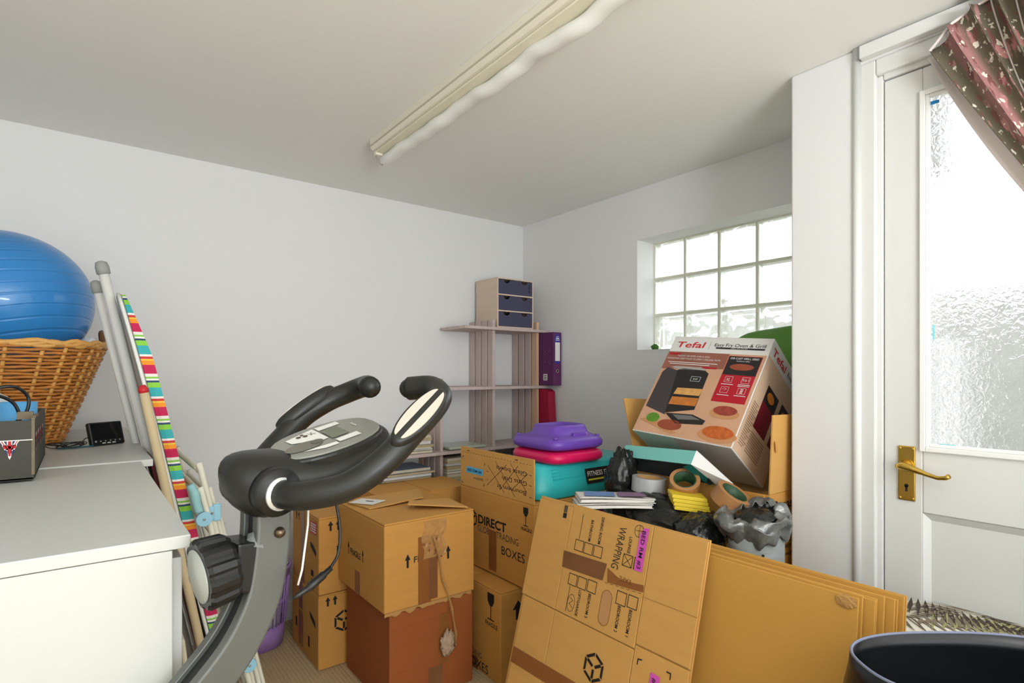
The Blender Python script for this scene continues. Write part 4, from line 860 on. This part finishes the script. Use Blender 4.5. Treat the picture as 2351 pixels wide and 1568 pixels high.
# ================================================================ fitness step
def rrect(cx, cy, hx, hy, z, n=6., k=64):
    out = []
    for j in range(k):
        a = 2 * math.pi * (j + .5) / k; ca, sa = math.cos(a), math.sin(a)
        out.append(Vector((cx + hx * math.copysign(abs(ca) ** (2 / n), ca), cy + hy * math.copysign(abs(sa) ** (2 / n), sa), z)))
    return out
TEAL = mat('teal_plastic', (50, 188, 190), .35, var=.03)
st = thing('fitness_step', 'teal plastic fitness step lying on the carton with the raised flap', 'fitness step', (1.70, 1.80, .704))
sx, sy = 1.695, 1.805
part('platform', G().loft([rrect(sx, sy, .312, .180, .705), rrect(sx, sy, .318, .186, .712), rrect(sx, sy, .312, .180, .745), rrect(sx, sy, .292, .160, .825), rrect(sx, sy, .280, .150, .836)]), TEAL, st, True)
for k in range(4): part('grip_groove', G().box(1.47, 1.66, sy - .1725 + k * .0042, sy - .168 + k * .0042, .778 + k * .0115, .783 + k * .0115), TEAL, st, bev=.001)
FS_ = Face((1.39, sy - .1815, .745), (1, 0, 0), (0, .24, 1))
poly(FS_, [(.252, .0), (.42, .0), (.42, .062), (.252, .062)], INK, st, 'black_badge', .004)
text('FITNESS STEP', FS_, .262, .030, .15, .020, PAPER, st, bold=.012, lift=.0052, name='badge_lettering')
poly(FS_, rect(.262, .41, .012, .019), mat('badge_yellow', (222, 214, 60), .5), st, 'badge_line', .005)
def riser(name, label, z, m, top):
    t = thing(name, label, 'step riser', (1.60, 1.755, z), 'step risers'); c = (1.60, 1.755)
    R_ = [(.140, .003), (.152, .012), (.154, .028), (.148, .042), (.135, .050)]
    if not top: part('base', G().loft([rrect(*c, a, a, z + h, 5) for a, h in R_] + [rrect(*c, .10, .10, z + .052, 5)]), m, t, True)
    else:
        prof = R_ + [(.118, .055), (.104, .064), (.096, .085), (.091, .094), (.086, .096), (.080, .092), (.074, .07), (.070, .045)]
        part('base', G().loft([rrect(c[0] + (.012 if a < .12 else 0), c[1], a, a * (1 if a > .12 else .86), z + h, 5) for a, h in prof]), m, t, True)
        part('grip_rib', G().box(1.585, 1.655, 1.755 - .116, 1.755 - .098, z + .050, z + .066), m, t, bev=.003)
        for a, b_ in ((-.118, -.118), (.118, -.118), (-.118, .118)): part('locating_peg', G().lathe([(.010, 0), (.010, .006), (.0001, .007)], (1.60 + a, 1.755 + b_, z + .049), 12), m, t, True)
    return t
riser('step_riser', 'pink plastic step riser between the teal step and the purple riser', .8365, mat('hot_pink_plastic', (224, 24, 92), .35), False)
riser('step_riser', 'purple plastic step riser with hollow centre on top of the pink one', .890, mat('violet_plastic', (112, 72, 178), .35), True)

# ================================================================ open cartons in the recess
def wallbox(x0, x1, y0, y1, z0, z1, m, parent, t=.005):
    for nm, bx in (('front_wall', (x0, x0 + t, y0, y1, z0, z1)), ('rear_wall', (x1 - t, x1, y0, y1, z0, z1)), ('end_wall', (x0 + t, x1 - t, y0, y0 + t, z0, z1)), ('end_wall', (x0 + t, x1 - t, y1 - t, y1, z0, z1)), ('bottom', (x0 + t, x1 - t, y0 + t, y1 - t, z0, z0 + t))):
        part(nm, G().box(*bx), m, parent, bev=.0015)
pk = thing('microwave_carton', 'open tan carton with raised flaps holding the tilted oven box', 'carton', (1.95, 1.17, 0))
wallbox(1.715, 2.24, .893, 1.43, .002, .815, CARD, pk)
part('end_flap', G().hexa([(1.718, .893, .816), (2.0, .893, .816), (2.0, .884, 1.062), (1.722, .884, 1.068)], [(1.718, .899, .816), (2.0, .899, .816), (2.0, .890, 1.062), (1.722, .890, 1.068)]), CARDL, pk, bev=.001)
part('flap_tab', G().prism([(1.728, .8835, .985), (1.742, .8835, .982), (1.745, .8835, .955), (1.735, .8835, .948)], (0, -.002, 0)), CARD, pk)
part('end_flap', G().hexa([(1.722, 1.424, .816), (2.02, 1.424, .816), (2.02, 1.50, 1.085), (1.730, 1.50, 1.100)], [(1.722, 1.430, .816), (2.02, 1.430, .816), (2.02, 1.506, 1.085), (1.730, 1.506, 1.100)]), CARDL, pk, bev=.001)
part('inner_flap', G().box(1.722, 2.234, .90, 1.423, .770, .776), CARDL, pk)
part('folded_flap', G().box(1.703, 1.711, .905, 1.42, .66, .813), CARD, pk, bev=.001)
FPk = Face((1.715, .893, .002), (1, 0, 0), (0, 0, 1))
text('Panasonic', FPk, .026, .760, .22, .030, INK, pk, bold=.012); text('NN-CT56', FPk, .026, .690, .15, .024, INK, pk)
for k, tx in enumerate(('(Black)', 'Combination', 'Microwave')): text(tx, FPk, .030, .655 - k * .026, .075 + .03 * k, .016, INK, pk)
tb = thing('rubbish_carton', 'open carton stuffed with black bin bags behind the flat cartons', 'carton', (1.54, 1.24, 0))
wallbox(1.43, 1.69, .985, 1.50, .002, .712, CARD, tb)

# --- oven box, tilted back
RM = Matrix(((0.0395, 0.8241, 0.565), (-0.9967, 0.0729, -0.0367), (-0.0714, -0.5617, 0.8243))); OB = Vector((1.657, 1.397, .985)); OW, OD, OH = .40, .291, .443
def ob(a, d, h): return OB + RM @ Vector((a, d, h))
ov = thing('oven_box', 'printed countertop oven box tilted back in the open carton under the window', 'box', ob(.2, OD, 0))
OWH = mat('box_white', (226, 224, 220), .4); OPI = mat('box_photo_wood', (206, 160, 128), .4, var=.16, vscale=7, stretch=(1, 1, .3)); ORED = mat('box_red', (176, 22, 40), .4, var=.08); OBK = mat('box_black', (36, 32, 32), .4)
part('carton_body', G().hexa([ob(0, 0, 0), ob(OW, 0, 0), ob(OW, OD, 0), ob(0, OD, 0)], [ob(0, 0, OH), ob(OW, 0, OH), ob(OW, OD, OH), ob(0, OD, OH)]), OWH, ov, bev=.002)
FO = Face(OB, RM.col[0], RM.col[2]); FO2 = Face(ob(OW, 0, 0), RM.col[1], RM.col[2]); FOb = Face(ob(0, OD, 0), RM.col[0], -RM.col[1])
poly(FO, rect(.002, .398, .003, .368), OPI, ov, 'wood_photo'); 
poly(FO, [(.002, .285), (.26, .30), (.26, .368), (.002, .368)], mat('box_dark_blur', (150, 92, 76), .4, var=.35, vscale=14), ov, 'blurred_background', .0014)
poly(FO, rect(.262, .387, .165, .360), ORED, ov, 'red_panel', .0016); poly(FO, rect(.264, .385, .279, .358), OBK, ov, 'grill_photo', .002)
text('DIE-CAST GRILL GRID', FO, .272, .345, .105, .008, OWH, ov, bold=.012, lift=.003); text('PLANCHA GRILL', FO, .298, .335, .05, .005, OWH, ov, lift=.003)
STK = mat('grilled_meat', (150, 72, 48), .5, var=.35, vscale=60); ov_ = lambda c, rx, ry, k=20: circ(c, rx, k, ry)[:-1]
poly(FO, ov_((.325, .313), .045, .014), STK, ov, 'steak_print', .0026)
for (a, b_) in ((.282, .247), (.345, .247), (.282, .203), (.345, .203)): strokes(FO, [outline(a, a + .028, b_, b_ + .024)], .001, OWH, ov, 'icon_frame', .0028)
text('XL', FO, .287, .252, .016, .013, OWH, ov, lift=.003); text('9 in 1', FO, .348, .254, .022, .012, OWH, ov, lift=.003); strokes(FO, [circ((.296, .213), .008, 8, None, 20, 160), [(.296, .213), (.302, .219)]], .001, OWH, ov, 'dial_icon', .003); polys(FO, [ov_((.359, .208 + k * .0065), .006, .002, 10) for k in range(3)], OWH, ov, 'layers_icon', .003)
for (a, b_, w) in ((.275, .237, .045), (.338, .239, .042), (.338, .233, .042), (.275, .192, .045), (.338, .194, .042)): polys(FO, [rect(a, a + w, b_, b_ + .0025)], OWH, ov, 'fine_print', .003)
text('Tefal', FO, .022, .390, .122, .027, mat('brand_red', (206, 30, 44), .4), ov, bold=.012, slant=.03)
polys(FO, [rect(.166, .1675, .385, .420)], mat('thin_grey', (190, 186, 182), .5), ov, 'divider')
text('Easy Fry Oven & Grill', FO, .186, .400, .196, .014, INK, ov); poly(FO, rect(.195, .382, .389, .396), OBK, ov, 'black_band', .0012); text('HEALTHY FRYER', FO, .255, .3905, .065, .004, OWH, ov, lift=.002)
for k, (tx, a, w) in enumerate((('THE EASY AIR FRYER OVEN & GRILL:', .050, .14), ('FROM EXTRA CRISPY FOOD TO DIRECT GRILLING TASTE', .010, .225))): text(tx, FO, a, .345 - k * .013, w, .007, OWH, ov, lift=.0026)
polys(FO, [rect(.02, .23, .317, .320), rect(.03, .2, .309, .312)], OWH, ov, 'fine_print', .0026); polys(FO, [rect(.012, .06, .352, .361), rect(.175, .235, .297, .304)], ORED, ov, 'red_tag', .0026)
# the appliance picture
poly(FO, [(.012, .110), (.015, .268), (.030, .292), (.08, .280), (.108, .085)], mat('print_dark_grey', (66, 60, 62), .4), ov, 'oven_side_print', .002)
poly(FO, [(.078, .281), (.100, .292), (.195, .287), (.212, .275), (.216, .120), (.106, .093)], OBK, ov, 'oven_front_print', .0024)
poly(FO, [(.045, .294), (.06, .300), (.18, .300), (.20, .290), (.085, .284)], mat('print_light_grey', (170, 164, 160), .4), ov, 'oven_top_print', .0024)
strokes(FO, [outline(.150, .188, .238, .258)], .0016, mat('print_pale', (200, 206, 212), .4), ov, 'oven_display_print', .003); text('8:00', FO, .160, .244, .018, .007, OWH, ov, lift=.0032)
poly(FO, [(.106, .175), (.213, .178), (.215, .208), (.112, .204)], mat('oven_glow', (214, 160, 92), .5, var=.35, vscale=50), ov, 'upper_tray_print', .003); poly(FO, [(.104, .130), (.214, .134), (.214, .168), (.106, .164)], mat('roast_print', (196, 116, 48), .5, var=.4, vscale=50), ov, 'lower_tray_print', .003)
poly(FO, [(.108, .092), (.218, .100), (.275, .083), (.270, .066), (.165, .055), (.15, .064)], OBK, ov, 'oven_door_print', .0026); poly(FO, [(.14, .090), (.215, .095), (.255, .083), (.17, .072)], mat('print_door_glass', (110, 108, 106), .3), ov, 'door_glass_print', .003)
PLT = mat('print_plate', (196, 140, 92), .5)
for c, rx, ry, col in (((.330, .126), .055, .020, (150, 62, 48)), ((.335, .040), .072, .026, (190, 96, 40))):
    poly(FO, ov_((c[0], c[1] - .006), rx, ry), PLT, ov, 'plate_print', .0022); poly(FO, ov_((c[0], c[1] + .006), rx * .8, ry * .95), mat('food_%d' % int(c[0] * 1000), col, .5, var=.5, vscale=70), ov, 'food_print', .0026)
poly(FO, [(.012, .052), (.165, -.0 + .010), (.185, .018), (.06, .068)], PLT, ov, 'board_print', .0022); poly(FO, ov_((.145, .046), .050, .022), STK, ov, 'steak_print', .0026); poly(FO, ov_((.065, .066), .028, .020), mat('salad_print', (92, 140, 44), .5, var=.5, vscale=90), ov, 'salad_print', .0028)
# right side panel
poly(FO2, rect(.004, .287, .004, .375), mat('box_photo_pale', (220, 188, 158), .4, var=.1, vscale=8), ov, 'wood_photo')
text('Tefal', FO2, .020, .392, .125, .028, mat('brand_red', (206, 30, 44), .4), ov, bold=.012); text('Easy Fry', FO2, .17, .398, .09, .016, INK, ov)
for a0, b0, b1 in ((.072, .127, .295), (.205, .127, .30)):
    poly(FO2, rect(a0, a0 + .104 if a0 < .1 else .285, b0, b0 + .105), mat('box_maroon', (112, 14, 34), .4, var=.1), ov, 'maroon_panel', .0018); poly(FO2, rect(a0, a0 + .104 if a0 < .1 else .285, b0 + .105, b1), OBK, ov, 'photo_panel', .0018)
    poly(FO2, ov_((a0 + .045, b0 + .138), .03, .018), mat('fries_print', (206, 126, 46), .5, var=.4, vscale=70), ov, 'food_print', .0024)
polys(FO2, [rect(.02, .02 + .035 + .008 * (k % 3), .035 + k * .0085, .0385 + k * .0085) for k in range(20)], mat('fine_print_grey', (150, 118, 92), .6), ov, 'fine_print', .0016); polys(FO2, [rect(.075, .19, .035 + k * .009, .0385 + k * .009) for k in range(9)], mat('fine_print_grey', (150, 118, 92), .6), ov, 'fine_print', .0016)
# underside
poly(FOb, rect(.004, .175, .004, .287), mat('pale_teal_print', (158, 204, 192), .4), ov, 'teal_underside'); poly(FOb, rect(.176, .396, .004, .287), mat('grey_underside', (180, 180, 176), .4, var=.06), ov, 'grey_underside')

# --- teal box lying open in front of it
tq = thing('teal_box', 'open teal and white gift box wedged under the oven box', 'box', (1.72, 1.32, .80))
def P3(*a): return [Vector(p) for p in a]
TQ = mat('turquoise_card', (126, 200, 192), .45); 
A_, B_, C_, D_ = Vector((1.655, 1.425, .925)), Vector((1.63, 1.10, .940)), Vector((1.60, 1.10, .898)), Vector((1.625, 1.43, .885))
n1 = (B_ - A_).cross(D_ - A_).normalized() * .004
part('lid_edge', G().hexa([A_, B_, C_, D_], [p + n1 for p in (A_, B_, C_, D_)]), TQ, tq)
part('opening_shade', G().hexa([C_ + Vector((.03, 0, 0)), D_ + Vector((.03, 0, 0)), Vector((1.672, 1.40, .83)), Vector((1.672, 1.06, .828))], [C_ + Vector((.034, 0, 0)), D_ + Vector((.034, 0, 0)), Vector((1.676, 1.40, .83)), Vector((1.676, 1.06, .828))]), mat('opening_shade', (46, 50, 50), .6), tq)  # dark sheet paints the shade inside the open box
part('white_side', G().hexa([B_, Vector((1.70, 1.01, .835)), Vector((1.685, 1.065, .828)), C_], [p + Vector((.004, 0, .001)) for p in (B_, Vector((1.70, 1.01, .835)), Vector((1.685, 1.065, .828)), C_)]), OWH, tq)
part('teal_edge', G().hexa([C_, Vector((1.685, 1.066, .828)), Vector((1.68, 1.085, .822)), C_ + Vector((0, .03, -.012))], [p + Vector((.003, 0, .001)) for p in (C_, Vector((1.685, 1.066, .828)), Vector((1.68, 1.085, .822)), C_ + Vector((0, .03, -.012)))]), mat('deep_teal', (24, 104, 96), .45), tq)
# --- green bag behind the oven box
tag(part('green_bag', G().sphere((2.205, 1.06, 1.275), (.058, .30, .108), 36, 20, lambda d, p: p * (1 + .10 * noise.noise(d * 2.5))), mat('green_nylon', (88, 138, 52), .55, var=.12, vscale=9), loc=(2.205, 1.06, 1.17), smooth=True), 'green fabric bag pushed behind the oven box against the window', 'bag')
tag(part('window_weed', G().sphere((2.37, 1.845, 1.335), (.014, .02, .016), 16, 10, lambda d, p: p * (1 + .7 * noise.noise(d * 5))), mat('moss_green', (70, 118, 48), .9, var=.4, vscale=90), loc=(2.37, 1.845, 1.32)), 'tiny tuft of green on the sill corner of the glass block window', 'plant')

# ================================================================ bags, tapes and papers on top
def crumple(d, p, s=1.0, fr=3.0, amp=.14):
    a = abs(noise.noise(d * fr)) - .25; b_ = abs(noise.noise(d * fr * 2.6 + Vector((3, 1, 2)))) - .25
    return p * (1 + s * (amp * 1.6 * a + amp * .8 * b_))
bb = thing('bin_bag', 'crumpled glossy black bin bag filling the open carton', 'bag', (1.55, 1.22, .60))
part('bag_body', G().sphere((1.555, 1.24, .678), (.128, .244, .112), 72, 44, lambda d, p: crumple(d, p, .9, 2.6)), BLACKBAG, bb, True)
part('bag_neck', G().sphere((1.59, 1.395, .80), (.062, .060, .085), 48, 30, lambda d, p: crumple(d, p + Vector((.02, .0, .03)) * max(0, d.z), 1.7, 3.6)), BLACKBAG, bb, True)
part('bag_fold', G().sphere((1.60, 1.385, .865), (.022, .03, .05), 30, 20, lambda d, p: crumple(d, p, 2.2, 3.0)), BLACKBAG, bb, True)
b2 = thing('bin_bag', 'black bin bag with grey bundle inside standing beside the pier', 'bag', (1.57, .80, 0))
GREYB = mat('grey_cloth_bundle', (146, 152, 152), .55, var=.15, vscale=8, bump=.4, bscale=14, stretch=(1, 1, 4))
def bundle(u, v):
    a = 2 * math.pi * u; z = .03 + .74 * v; r = .098 * (1 - .10 * v) * (1 + .05 * noise.noise(Vector((math.cos(a) * 2, math.sin(a) * 2, z * 9))))
    return (1.555 + r * math.cos(a), .850 + r * .80 * math.sin(a), z)
part('grey_bundle', G().grid(bundle, 40, 40), GREYB, b2, True)
def collar(u, v):
    a = 2 * math.pi * u; w = math.sin(3 * a + 1) * .012 + .03 * noise.noise(Vector((math.cos(a) * 2.2, math.sin(a) * 2.2, v * 2.5))); r = .070 + .034 * math.sin(math.pi * v) + .020 * v + w * .7
    z = .800 - .055 * v + .026 * math.sin(math.pi * v) + .03 * noise.noise(Vector((math.cos(a) * 3, math.sin(a) * 3, v * 3 + 5))) + .012 * math.cos(a)
    return (1.558 + r * math.cos(a), .850 + r * .80 * math.sin(a), z - .012)
SILV = mat('shiny_grey_liner', (120, 122, 120), .2, metal=.45, var=.4, vscale=22, bump=.7, bscale=26)
part('bag_collar', G().grid(collar, 90, 24), SILV, b2, True, solid=.0015)
part('bag_mouth', G().sphere((1.558, .850, .775), (.074, .060, .03), 40, 16, lambda d, p: crumple(d, p, 1.2, 4)), BLACKBAG, b2, True)
part('black_slit', G().tube([(1.486, .792, .70), (1.482, .79, .62), (1.483, .791, .52)], .004, 6), INK, b2)
part('bag_corner', G().sphere((1.535, 1.015, .700), (.112, .075, .065), 48, 26, lambda d, p: crumple(d, p, 1.1, 3.2)), BLACKBAG, bb, True)

def roll(name, label, c, axis, r, h, m, core, coat=None, group='rolls of tape'):
    t = thing(name, label, 'tape roll', c, group); M = axis_m(axis); ri = r * .74
    part('tape_winding', G().lathe([(ri, -h / 2), (r, -h / 2), (r, h / 2), (ri, h / 2), (ri, -h / 2)], c, 44, M), m, t, bev=.001)
    part('cardboard_core', G().lathe([(ri - .004, -h / 2 + .0005), (ri - .0003, -h / 2 + .0005), (ri - .0003, h / 2 - .0005), (ri - .004, h / 2 - .0005), (ri - .004, -h / 2 + .0005)], c, 40, M), core, t, True)
    return t
CORE = mat('kraft_core', (196, 150, 92), .8); GCORE = mat('green_printed_core', (40, 74, 44), .5, var=.9, vscale=60)
BRT = mat('brown_tape_roll', (176, 126, 80), .3, var=.08, vscale=12, coat=.2); SIL = mat('silver_duct_tape', (186, 188, 188), .35, metal=.15)
roll('silver_tape', 'roll of silver duct tape lying on the black bin bag', Vector((1.60, 1.273, .806)), (.05, -.05, 1), .060, .05, SIL, CORE)
roll('brown_tape', 'roll of brown parcel tape tilted behind the yellow ramp', Vector((1.615, 1.135, .826)), (-.45, -.35, .75), .050, .048, BRT, GCORE)
roll('brown_tape', 'roll of brown parcel tape showing its green core by the grey bundle', Vector((1.60, .957, .812)), (.1, -.55, .85), .056, .048, BRT, GCORE)
ym_ = mat('yellow_plastic', (236, 206, 52), .45)
yr = thing('levelling_ramp', 'stepped yellow plastic block resting on the black bin bag', 'plastic block', (1.57, 1.095, .757))
ydir = Vector((.72, -.69, 0)); yn = Vector((.69, .72, 0)); YM = Matrix(((ydir.x, yn.x, 0, 1.570), (ydir.y, yn.y, -0, 1.095), (0, 0, 1, .757), (0, 0, 0, 1))) @ Matrix.Rotation(math.radians(7), 4, 'Y')
for k in range(4): part('step_layer', G().box(-.060 + .004 * (3 - k), .052 - .0005 * k + .004 * (3 - k), -.045, .045, .012 * k + .0005, .012 * k + .0118, YM), ym_, yr, bev=.0015)
# newspapers folded on the rim
NEWS = mat('newsprint', (224, 220, 212), .8, var=.08, vscale=20)
nd = Vector((.80, -.60, 0)); nn = Vector((.60, .80, 0))
for k, (dx, lift, label) in enumerate(((.0, 0, 'folded newspaper under the one with the blue picture'), (.012, .018, 'folded newspaper with blue and purple picture on the black bag'))):
    t = thing('newspaper', label, 'newspaper', (1.43, 1.27, .742 + lift), 'folded newspapers')
    NM = Matrix(((nd.x, nn.x, 0, 1.425 + dx), (nd.y, nn.y, 0, 1.285), (0, 0, 1, .752 + lift), (0, 0, 0, 1))) @ Matrix.Rotation(math.radians(-2), 4, 'X')
    def fold(u, v, NM=NM, k=k):
        # a folded wad: rounded spine at +x
        a = -.13 + .25 * u; z = .0085 + .008 * math.sin(u * 3 + k) * .4; t_ = v
        return NM @ Vector((a + (.012 * math.sin(math.pi * t_) if u > .97 else 0), -.07 + .14 * (1 - abs(2 * t_ - 1)), z + (.007 if t_ < .5 else -.007) * (1 - .2 * u)))
    part('folded_sheets', G().grid(fold, 24, 16), NEWS, t, True, solid=.001)
    part('inner_sheets', G().box(-.125, .118, -.062, .064, .003, .0125, NM), NEWS, t, bev=.002)
    if k == 1:
        FN = Face(NM @ Vector((-.13, -.07, .0185)), NM.to_3x3() @ Vector((1, 0, 0)), NM.to_3x3() @ Vector((0, 1, 0)))
        poly(FN, [(.02, .03), (.12, .02), (.13, .10), (.03, .12)], mat('news_blue', (110, 144, 196), .7, var=.2, vscale=30), t, 'blue_picture', .003); poly(FN, [(.13, .018), (.225, .012), (.225, .09), (.14, .10)], mat('news_purple', (140, 110, 140), .7, var=.2, vscale=30), t, 'purple_picture', .003)

# ================================================================ upholstered stool and black bin by the door
PALM = mat('palm_print_cloth', (226, 222, 208), .85, var=.04)
otm = thing('ottoman', 'upholstered storage stool in cream palm-leaf fabric under the door handle', 'stool', (1.63, .05, 0))
ocx, ocy, ohx, ohy = 1.632, .05, .158, .50
part('upholstery', G().loft([rrect(ocx, ocy, ohx - .006, ohy - .006, .01, 7), rrect(ocx, ocy, ohx, ohy, .03, 7), rrect(ocx, ocy, ohx, ohy, .555, 7), rrect(ocx, ocy, ohx - .008, ohy - .008, .585, 7), rrect(ocx, ocy, ohx - .028, ohy - .028, .604, 7), rrect(ocx, ocy, ohx - .08, ohy - .08, .612, 7)]), PALM, otm, True)
pr = rrect(ocx, ocy, ohx - .012, ohy - .012, .592, 7); part('piping', G().tube(pr + [pr[0]], .0035, 6, cap=False), PALM, otm, True)
FOt = Face((ocx - ohx, ocy + ohy, .606), (0, -1, 0), (1, 0, 0)); 
def ot_z(a, b_):
    d = max(0, min(a, b_, 2 * ohy - a, 2 * ohx - b_)); P = ((0, .556), (.008, .585), (.028, .604), (.08, .612), (9, .612))
    for (d0, z0), (d1, z1) in zip(P, P[1:]):
        if d <= d1: return z0 + (z1 - z0) * (d - d0) / (d1 - d0)
FOt.p = lambda a, b_, h=0: Vector((ocx - ohx + b_, ocy + ohy - a, ot_z(a, b_) + h))
DBR = mat('leaf_dark', (66, 54, 46), .85); OLV = mat('leaf_olive', (160, 156, 108), .85); TAU = mat('leaf_taupe', (128, 116, 96), .85)
def frond(c, ang, L, n, m, w=.0055, spread=64):
    lst = []; ca, sa = math.cos(math.radians(ang)), math.sin(math.radians(ang))
    for k in range(n):
        t = (k + .5) / n; px, py = c[0] + ca * L * t, c[1] + sa * L * t
        for s in (-1, 1):
            a2 = math.radians(ang + s * (spread - 25 * t)); l2 = L * .62 * (1 - .5 * t) * (.6 + .4 * math.sin(math.pi * min(1, t + .25)))
            dx, dy = math.cos(a2), math.sin(a2); q = [(px, py), (px + dx * l2 * .45 - dy * w, py + dy * l2 * .45 + dx * w), (px + dx * l2, py + dy * l2), (px + dx * l2 * .45 + dy * w, py + dy * l2 * .45 - dx * w)]
            if all(.006 < a < 2 * ohy - .006 and .006 < b_ < 2 * ohx - .006 for a, b_ in q): lst.append(q)
    if lst: polys(FOt, lst, m, otm, 'palm_frond_print', .0022 + .0008 * random.random())
for c, ang, L, n, m in (((.02, .27), -12, .26, 16, DBR), ((.20, .30), -120, .22, 12, TAU), ((.22, .20), 8, .24, 14, TAU), ((.16, .16), 20, .22, 14, OLV), ((.26, .28), -20, .26, 12, OLV), ((.30, .30), -62, .30, 13, DBR), ((.12, .06), 40, .24, 11, OLV), ((.42, .27), -30, .26, 12, TAU), ((.48, .1), 50, .24, 11, DBR), ((.02, .12), 15, .2, 10, TAU), ((.62, .25), -40, .28, 12, DBR)): frond(c, ang, L, n, m)
nbk = thing('oval_bin', 'black oval plastic bin with open top in front of the stool', 'bin', (1.165, .235, 0))
cm = Vector((.791, -.6115, 0)); cn_ = Vector((.6115, .791, 0)); bc = Vector((1.168, .238, 0))
def oval_ring(a, b_, z, k=72, n=2.5):
    out = []
    for j in range(k):
        t = 2 * math.pi * j / k; c_, s_ = math.cos(t), math.sin(t)
        out.append(bc + cm * (a * math.copysign(abs(c_) ** (2 / n), c_)) + cn_ * (b_ * math.copysign(abs(s_) ** (2 / n), s_)) + Vector((0, 0, z)))
    return out
part('tub', G().loft([oval_ring(.165, .09, .003), oval_ring(.175, .095, .012), oval_ring(.212, .116, .60), oval_ring(.222, .126, .665), oval_ring(.214, .120, .705), oval_ring(.212, .117, .7265), oval_ring(.208, .113, .7265), oval_ring(.206, .112, .70), oval_ring(.204, .110, .60), oval_ring(.165, .088, .02), oval_ring(.1, .05, .018)]), mat('black_bin_plastic', (16, 17, 22), .28), nbk, True)
part('rim_edge', G().tube(oval_ring(.210, .115, .727) + [oval_ring(.210, .115, .727)[0]], .0026, 8, cap=False), mat('pale_bin_edge', (120, 126, 150), .35), nbk, True)  # rim edge drawn in a paler blue-grey than the tub
tag(part('bin_contents', G().sphere(bc + Vector((0, 0, .575)), (.105, .105, .06), 40, 16, lambda d, p: cm * (p.x * 1.8) + cn_ * (p.y * .95) + Vector((0, 0, p.z * (1 + .3 * noise.noise(d * 4))))), mat('grey_green_waste', (86, 90, 80), .9, var=.3, vscale=30), loc=bc + Vector((0, 0, .52)), smooth=True), 'grey green waste lying inside the black oval bin', 'waste')
